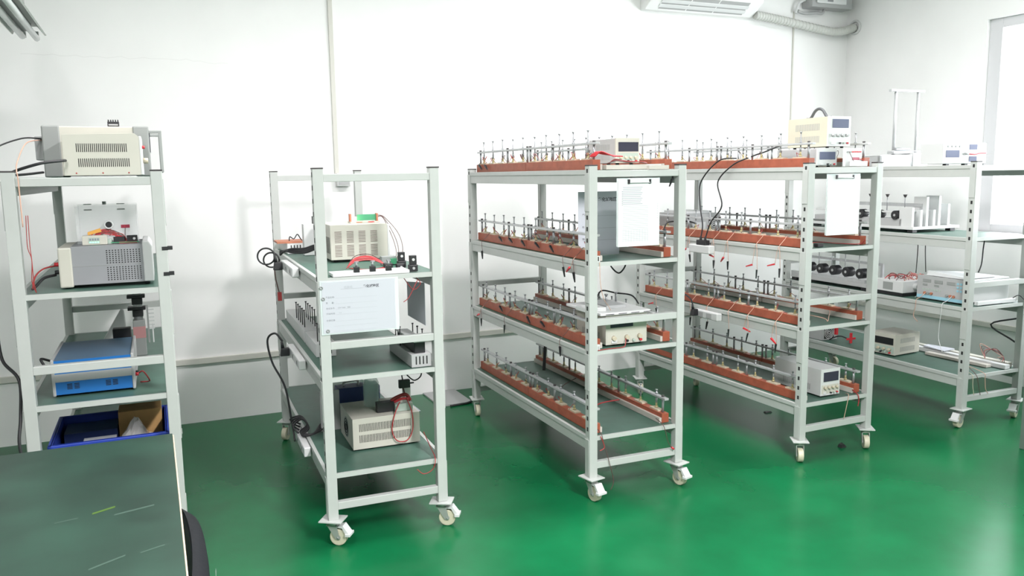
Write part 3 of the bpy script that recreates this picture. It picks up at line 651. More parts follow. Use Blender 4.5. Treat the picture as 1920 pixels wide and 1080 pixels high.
channel(0.045, 0.80, SH2, 'far white slotted channel with ten black bolts, third shelf, open-top rack', 0.72, [(x, 0.10 + 0.075 * i) for x in (0.018, 0.07) for i in range(5)])
channel(0.392, 0.035, SH2, 'grey-green slotted channel carrying a black block at the right post', 0.40, [(0.008, 0.3), (0.008, 0.22), (0.085, 0.12), (0.085, 0.2), (0.085, 0.28)], case=LGREY, h=0.056)
t = thing('press_block', 'black block with white plate on the right slotted channel', 'block', 'B', 0.414, 0.06, SH2 + 0.0570)
part('block', MB().box(0, 0.048, 0, 0.30, 0, 0.048, BLACK), t, 0.002); part('top_plate', MB().box(-0.003, 0.051, -0.004, 0.304, 0.048, 0.056, WHITEP), t, 0.001)
channel(0.03, 1.18, SH1, 'white slotted channel under a brown board, second shelf, open-top rack', 0.36, [], w=0.12, h=0.055)
t = thing('fibre_board', 'brown fibre board lying across the back white channel', 'board', 'B', -0.02, 1.20, SH1 + 0.0562)
part('board', MB().box(0, 0.145, 0, 0.16, 0, 0.010, BROWNB), t)
part('soldered_wire', MB().tube([(0.07, 0.05, 0.01), (0.075, 0.05, 0.032), (0.095, 0.045, 0.02), (0.115, 0.05, 0.044), (0.128, 0.03, 0.022), (0.135, 0.02, 0.012)], 0.003, RUBBER), t)
b = MB()
for i in range(6):
    e = random.uniform(-0.012, 0.012)
    b.tube([(0.13, -0.05 + e, 0.045), (0.09, -0.02, 0.04 + e), (0.05, 0.05 + e, 0.02 + e), (0.0, 0.12, 0.016 + e), (-0.03, 0.16 + e, 0.014), (-0.05, 0.2, 0.0 + e)], 0.0055, RUBBER, 6, 5)
solo('cord_bundle', b, 'bundle of black cords left of the louvred power unit', 'cords', 'B', 0.012, 0.72, SH1 + 0.03)
b = MB()
for (cx_, cz_, r_) in ((-0.035, 0.0, 0.042), (-0.01, -0.02, 0.038)):
    b.tube([(cx_ + r_ * _c(a * PI / 5), 0.03 * _s(a * PI / 10) , cz_ + r_ * _s(a * PI / 5)) for a in range(11)], 0.0045, RUBBER, 6, 4)
b.tube([(0.0, 0.0, -0.05), (0.006, 0.01, -0.12), (0.02, 0.02, -0.19)], 0.003, DARKW, 6)
b.box(0.012, 0.032, 0.015, 0.03, -0.235, -0.19, REDW)
solo('cord_loop', b, 'black cord coils hanging at the back left post of the open-top rack', 'cord', 'B', -0.065, 0.98, SH1 + 0.01)
strip_thing('white socket strip on the second shelf beam of the open-top rack', 'B', -0.0025, 0.52, SH1 - 0.052, 0.42, 'socket strips on the open-top rack')
strip_thing('white socket strip on the third shelf beam of the open-top rack', 'B', -0.0025, 0.44, SH2 - 0.056, 0.42, 'socket strips on the open-top rack')
strip_thing('white socket strip on the bottom shelf beam of the open-top rack', 'B', -0.0025, 0.42, SH3 - 0.052, 0.42, 'socket strips on the open-top rack')
plug('black plug in the second shelf socket strip, open-top rack', 'B', -0.038, 0.86, SH1 - 0.03)
plug('black plug in the third shelf socket strip, open-top rack', 'B', -0.038, 0.76, SH2 - 0.03)
cable('power_cable', [(-0.068, 0.76, SH2 + 0.025), (-0.10, 0.78, SH2 + 0.065), (-0.135, 0.8, SH2 + 0.03), (-0.12, 0.78, SH2 - 0.08), (-0.07, 0.74, SH2 - 0.20), (-0.05, 0.72, SH2 - 0.36), (-0.045, 0.70, SH3 + 0.0), (-0.05, 0.62, SH3 - 0.03)], 0.0052, RUBBER, 'black cord looping from the third shelf plug down to the bottom strip', k='B')
b = MB()
for i in range(4):
    b.tube([(-0.03 + 0.01 * i, 0.05 * i, 0.0), (-0.05, 0.03 + 0.04 * i, 0.03), (0.0, 0.08 + 0.02 * i, 0.045), (0.02, 0.02 * i, 0.02), (-0.02, -0.04 + 0.02 * i, 0.0), (0.03, -0.06, 0.006), (0.10, 0.0 + 0.03 * i, 0.012), (0.17, 0.05, 0.03)], 0.0048, RUBBER, 6, 5)
solo('cord_tangle', b, 'tangle of black cords on the bottom shelf left of the cream supply', 'cords', 'B', 0.0, 0.62, SH3 + 0.006)
# bottom shelf supply
t = thing('power_supply', 'cream slotted power supply on the bottom shelf of the open-top rack', 'power supply', 'B', 0.165, 0.255, SH3)
b = MB().box(0, 0.315, 0, 0.30, 0.006, 0.150, CREAM)
slots_v(b, 'y', 0.0, 0.03, 0.275, 0.036, 0.072, 36); slots_v(b, 'y', 0.0, 0.03, 0.275, 0.088, 0.124, 36)
b.cyl((0.001, 0.15, 0.075), (-0.0015, 0.15, 0.075), 0.05, BEZEL, 20)
for r_ in (0.015, 0.028, 0.041): b.ring((-0.0015, 0.15, 0.075), (1, 0, 0), r_, 0.0022, HOLE, 20, 4)
part('case', b, t, 0.003); feet(t, 0.315, 0.30, 0.006)
part('terminal', MB().cyl((0.315, 0.06, 0.05), (0.330, 0.06, 0.05), 0.008, WHITEP, 8), t)
zz = SH3 + 0.151
tbox = t = thing('terminal_box', 'cream and black connector box on the bottom cream supply', 'connector box', 'B', 0.345, 0.29, zz)
part('box', MB().box(0.03, 0.115, 0, 0.03, 0, 0.036, MINT), t, 0.002); part('dark_block', MB().box(-0.05, 0.03, 0.02, 0.06, 0, 0.045, BLACK), t)
part('wire_cluster', MB().tube([(0.02, 0.04, 0.045), (0.05, 0.04, 0.06), (0.09, 0.03, 0.07), (0.11, 0.03, 0.04)], 0.009, REDW).tube([(0.03, 0.03, 0.04), (0.07, 0.02, 0.055), (0.10, 0.02, 0.05)], 0.007, RED), t)
t = thing('clear_bottle', 'greenish clear bottle on the bottom cream supply', 'bottle', 'B', 0.30, 0.46, zz)
b = MB(); prof = [(0.0, 0.038), (0.11, 0.038), (0.135, 0.028), (0.15, 0.016), (0.165, 0.016)]
BOT = mat('green_tinted_clear', (0.5, 0.68, 0.62), 0.1, alpha=0.4)
for (z0, r0), (z1, r1) in zip(prof, prof[1:]): b.cyl((0, 0, z0), (0, 0, z1), r0, BOT, 20, r1=r1, caps=False)
part('bottle_body', b, t); part('bottle_cap', MB().cyl((0, 0, 0.165), (0, 0, 0.180), 0.017, BEZEL, 16), t)
t = thing('equipment_case', 'dark blue case standing behind the bottom cream supply', 'case', 'B', 0.19, 0.75, SH3)
part('shell', MB().box(0, 0.22, 0, 0.10, 0, 0.17, NAVY), t, 0.006); part('handle', MB().tube([(0.04, 0.05, 0.17), (0.045, 0.05, 0.19), (0.11, 0.05, 0.195), (0.115, 0.05, 0.17)], 0.006, LGREY), t)
solo('grey_board', MB().box(0, 0.095, 0, 0.012, 0, 0.20, LGREY), 'pale grey panel standing left of the dark blue case', 'panel', 'B', 0.08, 0.62, SH3)
t = thing('power_adapter', 'black adapter hanging under the third shelf near the right post', 'adapter', 'B', 0.360, 0.16, SH2 - 0.0195)
part('adapter_body', MB().hexa([(0.012, 0, -0.042), (0.118, 0, -0.042), (0.118, 0.07, -0.042), (0.012, 0.07, -0.042), (0, 0, 0), (0.125, 0, 0), (0.125, 0.07, 0), (0, 0.07, 0)], BLACK), t, 0.004)
part('adapter_cord', MB().tube([(0.12, 0.03, -0.03), (0.11, 0.02, -0.06), (0.08, 0.02, -0.075), (0.05, 0.02, -0.05), (0.046, 0.02, -0.04)], 0.003, RUBBER), t)
t = thing('toggle_switch', 'black toggle switch on a bracket above the bottom cream supply', 'switch', 'B', 0.44, 0.40, zz)
part('bracket', MB().box(0.0, 0.04, 0, 0.006, 0, 0.09, WHITEP), t); part('switch_body', MB().box(-0.02, 0.034, -0.02, 0.0, 0.085, 0.125, BLACK).cyl((0.034, -0.01, 0.105), (0.055, -0.01, 0.105), 0.004, BLACK, 8), t, 0.002)
part('switch_wire', MB().tube([(0.0, -0.01, 0.125), (-0.004, -0.012, 0.15), (0.0, -0.012, 0.19)], 0.003, RUBBER).tube([(0.0, -0.01, 0.085), (0.004, -0.02, 0.06), (0.0, -0.025, 0.045)], 0.004, DARKW), t)
cable('red_loop', [(0.395, 0.28, zz + 0.05), (0.36, 0.248, zz - 0.0), (0.345, 0.245, SH3 + 0.08), (0.365, 0.24, SH3 + 0.03), (0.41, 0.235, SH3 + 0.025), (0.44, 0.238, SH3 + 0.07), (0.442, 0.245, zz), (0.43, 0.29, zz + 0.06)], 0.0028, REDW, 'red wire loop hanging down the face of the bottom cream supply', k='B', of=tbox)
cable('red_wire', [(0.488, 0.22, SH3 + 0.06), (0.482, 0.1, SH3 + 0.03), (0.474, -0.006, SH3 + 0.006), (0.46, -0.008, SH3 - 0.04), (0.42, -0.008, SH3 - 0.055), (0.39, -0.008, SH3 - 0.03)], 0.002, REDW, 'thin red wire sagging below the bottom shelf of the open-top rack', k='B')
cable('red_wire', [(0.37, 0.05, SH1 - 0.02), (0.41, 0.04, SH1 - 0.075), (0.44, 0.03, SH1 - 0.05), (0.42, 0.03, SH1 - 0.02)], 0.0018, REDW, 'thin wire loop under the second shelf right of the pinned sheet', k='B')
cable('red_wire', [(0.355, -0.003, SH1 - 0.12), (0.38, -0.002, SH1 - 0.10), (0.42, 0.0, SH1 - 0.03)], 0.0018, REDW, 'thin red wire beside the right edge of the pinned sheet', k='B')
# pinned sheet
t = thing('pinned_sheet', 'landscape form in a clear sleeve pinned across the front of the open-top rack', 'sheet', 'B', 0.006, -0.0035, 0.918)
part('sleeve', MB().box(0, 0.328, -0.0012, 0.0003, 0, 0.224, SLEEVE), t)
b = MB().box(0.008, 0.312, -0.0018, -0.0012, 0.006, 0.218, PAPER)
yt = -0.0021
text_into(b, '老化试验区', 0.0135, INK, 0.178, yt, 0.188, t, bold=0.0004)
b.box(0.085, 0.176, yt, yt + 0.0002, 0.186, 0.1867, INKG)
text_into(b, '组装线', 0.012, INKF, 0.098, yt, 0.189, t)
rows = [('产品名称:', 0.152), ('数      量:', 0.129), ('测试条件:', 0.106), ('开始时间:', 0.084), ('检查记录:', 0.056)]
for s_, z in rows:
    text_into(b, s_, 0.0088, INKG if z != 0.106 and z != 0.056 else mat('grey_ink', (0.22, 0.23, 0.26), 0.7), 0.022, yt, z, t)
    b.box(0.062, 0.235, yt, yt + 0.0002, z - 0.002, z - 0.0015, INKF)
b.box(0.05, 0.235, yt, yt + 0.0002, 0.034, 0.0345, INKF); b.box(0.05, 0.235, yt, yt + 0.0002, 0.012, 0.0125, INKF)
text_into(b, '12V 0.6A   500', 0.0085, INKG, 0.070, yt, 0.107, t); text_into(b, '2.6', 0.008, INKF, 0.075, yt, 0.086, t)
part('printed_form', b, t)
for (x, z) in ((0.006, 0.196), (0.012, 0.150), (0.026, 0.016)): part('magnet', MB().ring((x, -0.0035, z), (0, 1, 0), 0.0055, 0.0022, BEZEL, 16), t)
b = MB().hexa([(-0.001, 0, 0), (0.001, 0, 0), (0.001, 0.30, 0), (-0.001, 0.30, 0), (-0.001, 0, 0.195), (0.001, 0, 0.195), (0.001, 0.30, 0.165), (-0.001, 0.30, 0.165)], PAPERG)
solo('hanging_sheet', b, 'grey back of a sheet hung inside the right side of the open-top rack', 'sheet', 'B', 0.493, 0.15, 0.893)

# ------------------------------------------------------------------ rack C
psu('cream bench supply with dark display, front of the middle rack top', 'C', 0.236, 0.165, TOP + 0.024, 0.128, 0.28, 0.125, case=LGREY, disp_box=(0.09, 0.96, 0.50, 0.86), knob_z=0.27)
t = thing('backing_board', 'pale board under the bench supply on the middle rack top', 'board', 'C', 0.10, 0.02, TOP)
part('board', MB().box(0, 0.30, 0, 0.46, 0, 0.022, STRIP), t, 0.002)
b = MB()
for i in range(7):
    e = random.uniform(0, 0.05)
    b.tube([(-0.01 + e * .4, 0, 0.004), (0.04, -0.004 + e * .3, 0.014 + e * .3), (0.10, -0.002, 0.008 + e * .2), (0.16 + e, 0.004, 0.010), (0.21, 0.0, 0.003)], 0.0019, random.choice((REDW, RED, DARKW)), 5, 5)
solo('wire_run', b, 'red wires lying before the bench supply on the middle rack top', 'wires', 'C', 0.11, 0.02, TOP + 0.024)
b = MB()
for i in range(5):
    e = 0.012 * i
    b.tube([(0, 0.02 + e, 0), (0.02, e, 0.022), (0.05, e - 0.01, 0.012), (0.09 + e, 0.0, 0.0)], 0.003, RED, 6, 5)
solo('red_lead_bunch', b, 'bunch of red leads over the front end of the left bar, middle rack top', 'wires', 'C', 0.05, 0.02, TOP + 0.060)
psu('cream supply with three knobs under a metal plate on the middle rack', 'C', 0.125, 0.065, SH2, 0.225, 0.30, 0.150, case=CREAM, disp_box=(0.10, 0.66, 0.60, 0.84), knobs=3, knob_z=0.26, band=CREAM, vents=1)
t = thing('metal_fixture', 'flat metal fixture plate on the three-knob supply', 'fixture', 'C', 0.086, 0.05, SH2 + 0.1535)
part('plate', MB().box(0, 0.28, 0, 0.36, 0, 0.014, WHITEP), t, 0.003)
part('slide_block', MB().box(0.09, 0.20, 0.10, 0.30, 0.014, 0.030, ALU), t, 0.002); part('slide_block', MB().box(-0.05, 0.06, 0.05, 0.16, 0.014, 0.034, WHITEP), t, 0.002)
b = MB()
for i in range(4): b.box(0.03 + i * 0.07, 0.075 + i * 0.07, -0.0006, 0.001, 0.004, 0.007, HOLE)
part('front_slot', b, t)
for x, y in ((0.06, 0.22), (0.18, 0.26), (0.26, 0.30)): part('stud', MB().cyl((x, y, 0.014), (x, y, 0.056), 0.005, STEEL, 10).cyl((x, y, 0.056), (x, y, 0.062), 0.009, STEEL, 10), t)
cable('black_lead', [(0.24, 0.36, SH2 + 0.195), (0.31, 0.43, SH2 + 0.215), (0.365, 0.38, SH2 + 0.205), (0.41, 0.30, SH2 + 0.20), (0.415, 0.24, SH2 + 0.165)], 0.004, RUBBER, 'black lead arching over the flat metal fixture plate', k='C')
cable('red_lead', [(0.045, 0.0, SH2 + 0.003), (0.10, 0.004, SH2 + 0.004), (0.18, 0.0, SH2 + 0.006), (0.205, 0.02, SH2 + 0.012), (0.23, 0.055, SH2 + 0.035)], 0.0022, REDW, 'red lead along the shelf lip before the three-knob supply', k='C')
solo('small_connector', MB().box(0, 0.014, 0, 0.012, 0, 0.03, WHITEP).box(0.003, 0.011, -0.0006, 0, 0.006, 0.022, LGREY), 'small white connector by the left post before the three-knob supply', 'connector', 'C', 0.043, 0.002, SH2)
solo('small_connector', MB().box(0, 0.014, 0, 0.012, 0, 0.03, WHITEP).box(0.002, 0.008, -0.0006, 0, 0.006, 0.026, HOLE), 'small white connector by the left post under the clipboard', 'connector', 'C', 0.043, 0.002, SH1)
cable('thin_wire', [(0.052, -0.003, SH1 + 0.0), (0.056, -0.004, SH1 - 0.10), (0.075, 0.0, SH1 - 0.17), (0.11, 0.02, SH1 - 0.21), (0.13, 0.03, SH1 - 0.235)], 0.0014, PALEW, 'thin pale wire hanging from the connector under the clipboard', k='C')
cable('black_cable', [(0.265, 0.30, SH1 - 0.02), (0.285, 0.28, SH1 - 0.07), (0.325, 0.28, SH1 - 0.095), (0.36, 0.28, SH1 - 0.06), (0.37, 0.30, SH1 - 0.02)], 0.004, RUBBER, 'black cable loop hanging under the clipboard shelf', k='C')
cable('black_cable', [(0.34, 1.2, SH2 - 0.03), (0.355, 1.2, SH2 - 0.12), (0.35, 1.22, SH2 - 0.25), (0.33, 1.2, SH3 + 0.03)], 0.010, RUBBER, 'thick black cable behind the lowest shelves of the middle rack', k='C')
for i in range(2):
    cable('black_cable', [(0.41 + 0.014 * i, 0.9, SH2 - 0.026), (0.415 + 0.014 * i, 0.9, SH2 - 0.09), (0.435 + 0.025 * i, 0.9, SH2 - 0.16), (0.445 + 0.05 * i, 0.9, SH2 - 0.22), (0.45 + 0.05 * i, 0.9, SH3 + 0.14)], 0.0045, RUBBER, ('left' if i == 0 else 'right') + ' branch of the forked black cable under the three-knob supply', k='C')
for i, (u_, v_, z_) in enumerate(((0.052, -0.006, SH3 + 0.03), (0.40, -0.002, SH3 + 0.03))):
    b = MB().tube([(0.006, 0.05, 0), (0.008, 0.0, -0.018), (0.02, 0.0, -0.06), (0.05, 0.0, -0.16), (0.075, 0.0, -0.26), (0.06, 0.0, -0.305)] if i == 0 else [(0, 0.05, 0.0), (0.005, -0.006, -0.018), (0.02, -0.009, -0.06), (0.035, -0.009, -0.11), (0.055, -0.009, -0.14)], 0.0018, DARKW, 6, 6)
    if i == 0: b.tube([(0.005, 0.0, -0.03), (0.025, 0.0, -0.085), (0.0, 0.0, -0.10)], 0.0025, REDW, 6)
    else: b.tube([(0.055, -0.009, -0.14), (0.07, -0.009, -0.152)], 0.005, RED, 6)
    solo('loose_lead', b, ('dark lead hanging to the floor from the middle rack bottom shelf' if i == 0 else 'red-tipped lead hanging by the right post of the middle rack'), 'lead', 'C', u_, v_, z_)
cable('red_leads', [(0.11, 0.30, SH3 + 0.02), (0.14, 0.28, SH3 + 0.012), (0.20, 0.34, SH3 + 0.02), (0.28, 0.40, SH3 + 0.03), (0.41, 0.42, SH3 + 0.03)], 0.0035, REDW, 'red lead lying across the middle rack bottom shelf', k='C')
for i, v_ in enumerate((0.62, 0.9)):
    cable('red_leads', [(0.24, v_ - 0.1, SH3 + 0.004), (0.32, v_, SH3 + 0.01), (0.42, v_ + 0.04, SH3 + 0.03)], 0.0022, DARKW, ('nearer' if i == 0 else 'farther') + ' dark lead reaching the right row, middle rack bottom shelf', k='C')
def clipboard(k, label, u, z, w, h, printed):
    t = thing('clipboard', label, 'clipboard', k, u, -0.012, z)
    part('board', MB().box(0, w, -0.001, 0.002, 0, h, CLEAR if False else SLEEVE), t)
    b = MB().box(0.004, w - 0.004, -0.006, -0.001, -0.002, h - 0.012, PAPERW)
    if printed:
        y = -0.0063
        for i in range(30):
            z = h * 0.86 - i * h * 0.027
            b.box(0.03, w * (0.72 if 9 < i else 0.58 - 0.02 * (i % 3)), y, y + 0.0003, z, z + h * (0.004 if 9 < i else 0.010), INKF)
        for i in range(9): b.box(0.024, 0.030, y, y + 0.0003, h * 0.80 - i * h * 0.024, h * 0.808 - i * h * 0.024, INKG)
        for i in range(10): b.box(0.03 + i * w * 0.065, 0.0306 + i * w * 0.065, y, y + 0.0003, h * 0.05, h * 0.24, INKF)
        for i in range(7): b.box(w * 0.93, w * 0.945, y, y + 0.0003, h * (0.40 + 0.035 * i), h * (0.405 + 0.035 * i), INKG)
    part('paper_pad', b, t)
    c = part('clip', MB().box(w * 0.26, w * 0.76, -0.010, -0.006, h - 0.022, h - 0.002, WHITEP).cyl((w * 0.27, -0.010, h - 0.021), (w * 0.75, -0.010, h - 0.021), 0.0035, ALU, 8), t, 0.001)
    for x in (w * 0.25, w * 0.74): part('clip_end', MB().box(x - 0.004, x + 0.006, -0.013, -0.006, h - 0.026, h - 0.006, BLACK), c)
clipboard('C', 'clipboard with a printed table hanging from the middle rack', 0.136, 1.222, 0.233, 0.315, True)
clipboard('D', 'clipboard with blank white paper hanging beside the black cords', 0.113, 1.222, 0.235, 0.318, False)
t = thing('standing_sheet', 'grey printed sheet standing behind the clipboard on the middle rack', 'sheet', 'C', 0.10, 0.30, SH1 + 0.001)
b = MB().box(0, 0.235, -0.001, 0.001, 0, 0.318, PAPERG)
text_into(b, '老化试验区', 0.0215, INK, 0.112, -0.0013, 0.270, t, bold=0.0006)
for z, s_ in ((0.200, '产品名称:'), (0.138, '数      量:'), (0.078, '测试条件:')):
    text_into(b, s_, 0.012, INK, 0.022, -0.0013, z, t); b.box(0.078, 0.215, -0.0013, -0.001, z - 0.003, z - 0.002, INKG)
part('printed_sheet', b, t)
solo('hanging_clip', MB().hexa([(0, 0, -0.05), (0.004, 0, -0.05), (0.004, 0.006, -0.05), (0, 0.006, -0.05), (0.014, 0, -0.012), (0.026, 0, -0.012), (0.026, 0.008, -0.012), (0.014, 0.008, -0.012)], BLACK).box(0.018, 0.024, 0, 0.008, -0.012, 0.0, BLACK), 'black clip hanging under the middle rack top by the right post', 'clip', 'C', 0.445, 0.02, 1.543)
solo('end_block', MB().box(0, 0.11, 0, 0.03, 0, 0.018, STRIP), 'pale wooden block at the right front of the middle rack top', 'block', 'C', 0.318, 0.0, TOP)

# ------------------------------------------------------------------ rack D
t = psu('white supply with a small display, at the front of the corded rack top', 'D', 0.168, 0.115, TOP, 0.135, 0.30, 0.098, case=LGREY, face=WHITEP, disp=DISP2, knobs=0, band=WHITEP, disp_box=(0.10, 0.92, 0.40, 0.82), vents=0)
ivory = psu('ivory supply with a carry handle, highest on the corded rack', 'D', 0.225, 0.10, TOP + 0.101, 0.155, 0.30, 0.165, case=CREAM2, face=WHITEP, disp=DISP2, knob=LGREY, handle=True, disp_box=(0.16, 0.90, 0.64, 0.92), knob_z=0.40, band=WHITEP)
t = thing('panel_meter', 'white panel with red wires and a red meter, corded rack top', 'meter', 'D', 0.312, 0.06, TOP)
part('panel', MB().box(0, 0.120, 0, 0.02, 0, 0.098, WHITEP), t, 0.002); part('meter_window', MB().box(0.05, 0.10, -0.002, 0, 0.035, 0.049, REDDISP), t); part('base_block', MB().box(0.03, 0.11, -0.05, 0, 0, 0.028, WHITEP), t, 0.003)
b = MB()
for i in range(9): b.cyl((0.012 + i * 0.012, -0.004, 0.078), (0.012 + i * 0.012, 0, 0.078), 0.004, RED if i > 2 else BEZEL, 8)
b.tube([(0.10, -0.004, 0.04), (0.115, -0.02, 0.03), (0.12, -0.03, 0.01), (0.118, -0.045, 0.004)], 0.002, REDW).tube([(0.022, -0.004, 0.078), (0.035, -0.01, 0.05), (0.045, -0.02, 0.02)], 0.0018, DARKW)
part('terminal_row', b, t)
for i, pts in enumerate(([(0.03, 0.60, TOP + 0.058), (-0.02, 0.70, TOP + 0.045), (-0.022, 0.86, 1.50), (-0.018, 0.87, 1.36), (-0.02, 0.84, 1.24), (-0.028, 0.845, 1.16)], [(0.03, 0.50, TOP + 0.058), (-0.012, 0.58, TOP + 0.02), (-0.022, 0.70, 1.50), (-0.022, 0.66, 1.36), (-0.02, 0.76, 1.26), (-0.028, 0.80, 1.16)])):
    cable('power_cable', pts, 0.0042, RUBBER, ('left' if i == 0 else 'right') + ' of the two black cords hanging from the corded rack top', k='D')
cable('power_cord', [(0.03, 0.475, TOP + 0.064), (0.066, 0.472, TOP + 0.076), (0.12, 0.47, TOP + 0.09), (0.20, 0.45, TOP + 0.12), (0.28, 0.403, TOP + 0.14)], 0.0045, RUBBER, 'black cord from the ivory supply along the rack top', k='D', of=ivory)
t = thing('socket_box', 'white socket box with black plugs on the second shelf beam, corded rack', 'socket box', 'D', -0.002, 0.74, SH1 - 0.085)
part('box_body', MB().box(-0.045, 0, 0, 0.20, 0, 0.050, WHITEP), t, 0.005)
part('twin_plug', MB().box(-0.042, -0.008, 0.04, 0.13, 0.050, 0.080, BLACK).cyl((-0.026, 0.06, 0.078), (-0.026, 0.06, 0.105), 0.009, BLACK, 8, r1=0.005).cyl((-0.026, 0.105, 0.078), (-0.026, 0.105, 0.105), 0.009, BLACK, 8, r1=0.005), t, 0.003)
t = thing('socket_box', 'white socket strip on the third shelf beam, corded rack', 'socket box', 'D', -0.002, 0.66, SH2 - 0.065)
part('box_body', MB().box(-0.04, 0, 0, 0.24, 0, 0.046, WHITEP), t, 0.005)
for i in range(2): part('socket', MB().box(-0.0415, -0.04, 0.05 + i * 0.08, 0.10 + i * 0.08, 0.008, 0.038, LGREY), t)
plug('black plug on the third shelf socket strip, corded rack', 'D', -0.044, 0.85, SH2 - 0.035)
cable('power_cable', [(-0.078, 0.85, SH2 + 0.02), (-0.085, 0.86, SH2 + 0.05), (-0.07, 0.93, SH2 + 0.065), (-0.03, 1.0, SH2 + 0.055)], 0.0045, RUBBER, 'short black cord above the third shelf plug, corded rack', k='D')
fansup = t = thing('power_supply', 'grey supply with a round fan grille at the back of the corded rack', 'power supply', 'D', 0.10, 1.16, SH1)
b = MB().box(0, 0.27, 0, 0.34, 0, 0.135, LGREY).box(0.03, 0.24, 0.05, 0.30, 0.135, 0.150, WHITEP)
b.box(0.175, 0.262, -0.0008, 0, 0.006, 0.10, HOLE)
for r_ in (0.010, 0.021, 0.032, 0.043): b.ring((0.218, -0.001, 0.053), (0, 1, 0), r_, 0.0036, WHITEP, 22, 4)
part('case', b, t, 0.003); part('label_plate', MB().box(0.04, 0.15, -0.001, 0, 0.03, 0.08, WHITEP), t)
cable('power_cord', [(-0.02, 1.25, SH1 + 0.01), (0.0, 1.245, SH1 + 0.075), (0.064, 1.235, SH1 + 0.088), (0.10, 1.15, SH1 + 0.09), (0.16, 1.145, SH1 + 0.07), (0.14, 1.15, SH1 + 0.035)], 0.0045, RUBBER, 'black cord curling before the round fan grille supply', k='D', of=fansup)
psu('white bench supply on the bottom shelf of the corded rack', 'D', 0.20, 0.06, SH3, 0.135, 0.36, 0.155, case=WHITEP, face=WHITEP, disp=DISP, band=CREAM, disp_box=(0.12, 0.92, 0.56, 0.90), knob_z=0.34, vents=1)
cable('red_lead', [(0.38, 0.05, SH3 + 0.005), (0.35, 0.004, SH3 + 0.01), (0.33, -0.006, SH3 - 0.04), (0.31, -0.006, SH3 - 0.12)], 0.0018, PALEW, 'pale wire hanging off the corded rack bottom shelf', k='D')
cable('red_lead', [(0.43, 0.06, SH3 + 0.02), (0.415, 0.0, SH3 + 0.005), (0.42, -0.004, SH3 - 0.03), (0.415, -0.004, SH3 - 0.06)], 0.003, REDW, 'red lead end hanging off the corded rack bottom shelf', k='D')
cable('red_lead', [(0.10, 0.10, SH2 + 0.03), (0.13, 0.16, SH2 + 0.045), (0.24, 0.10, SH2 + 0.02), (0.23, 0.06, SH2 + 0.01), (0.30, 0.12, SH2 + 0.02), (0.41, 0.22, SH2 + 0.03)], 0.002, PALEW, 'pale wire curling on the third shelf of the corded rack', k='D')
cable('red_lead', [(0.10, 0.14, SH1 + 0.01), (0.20, 0.12, SH1 + 0.02), (0.32, 0.10, SH1 + 0.01), (0.43, 0.05, SH1 + 0.005), (0.44, 0.02, SH1 + 0.03)], 0.0024, REDW, 'red wire across the second shelf front, corded rack', k='D')
solo('black_connector', MB().box(0, 0.04, 0, 0.03, 0, 0.018, BLACK), 'black connector on the second shelf front, corded rack', 'connector', 'D', 0.14, 0.06, SH1, bevel=0.002)

# ------------------------------------------------------------------ rack E
t = thing('tall_stand', 'tall aluminium goalpost stand on the right rack top', 'stand', 'E', 0.16, 0.86, TOP)
part('base', MB().box(0, 0.30, 0, 0.02, 0, 0.075, WHITEP).box(0, 0.02, 0, 0.22, 0, 0.075, LGREY).box(0, 0.30, 0, 0.22, 0.068, 0.080, WHITEP).box(0.28, 0.30, 0, 0.22, 0, 0.075, LGREY), t, 0.002)
for x in (0.185, 0.395): part('upright', MB().cyl((x, 0.06, 0.08 if x < 0.3 else 0.0), (x, 0.06, 0.515), 0.010, ALU, 12), t)
part('top_bar', MB().box(0.130, 0.445, 0.048, 0.072, 0.512, 0.526, ALU), t, 0.002)
part('carriage', MB().box(0.16, 0.32, 0.03, 0.09, 0.088, 0.100, ALU).cyl((0.18, 0.04, 0.118), (0.31, 0.04, 0.118), 0.011, STEEL, 12).box(0.15, 0.42, 0.04, 0.08, 0.102, 0.108, ALU), t, 0.001)
part('side_block', MB().box(0.31, 0.45, 0.0, 0.20, 0.0, 0.095, WHITEP), t, 0.003)
t = thing('panel_meter', 'white panel meter with red leads on the right rack top', 'meter', 'E', 0.020, 0.25, TOP)
part('case', MB().box(0, 0.375, 0, 0.16, 0.010, 0.135, WHITEP), t, 0.003)
part('display', MB().box(0.025, 0.140, -0.002, 0, 0.048, 0.092, DISP2), t, 0.001)
for i in range(4): part('indicator', MB().cyl((0.042 + i * 0.033, 0, 0.115), (0.042 + i * 0.033, -0.004, 0.115), 0.0055, BEZEL, 10), t)
for z in (0.095, 0.022): part('small_window', MB().box(0.225, 0.292, -0.002, 0, z, z + 0.032, DISP2), t)
part('test_lead', MB().cyl((0.175, -0.008, 0.070), (0.205, -0.010, 0.070), 0.007, BEZEL, 8).tube([(0.20, -0.010, 0.070), (0.26, -0.014, 0.066), (0.30, -0.012, 0.072), (0.36, -0.012, 0.074)], 0.004, RED), t)
for x in (0.05, 0.21, 0.35): part('foot', MB().box(x - 0.012, x + 0.012, 0.005, 0.03, 0, 0.010, BLACK), t)
def roller(mbk, parent, x, y, z, r=0.030, l=0.05):
    p = part('roller', MB().cyl((x, y, z), (x + l, y, z), r, BLACK, 20).cyl((x + l, y, z), (x + l + 0.02, y, z), r * 0.6, LGREY, 14), parent, 0.003)
    part('hub', MB().cyl((x - 0.002, y, z), (x, y, z), r * 0.28, LGREY, 12), p)
t = thing('motor_rig', 'white motor rig with white uprights on the right rack second shelf', 'motor rig', 'E', 0.055, 0.47, SH1)
part('base', MB().box(0, 0.42, 0, 0.92, 0.018, 0.036, WHITEP), t, 0.002)
for x, y in ((0.03, 0.03), (0.37, 0.03), (0.03, 0.87), (0.37, 0.87)): part('foot', MB().box(x - 0.02, x + 0.02, y - 0.02, y + 0.02, 0, 0.018, BLACK), t)
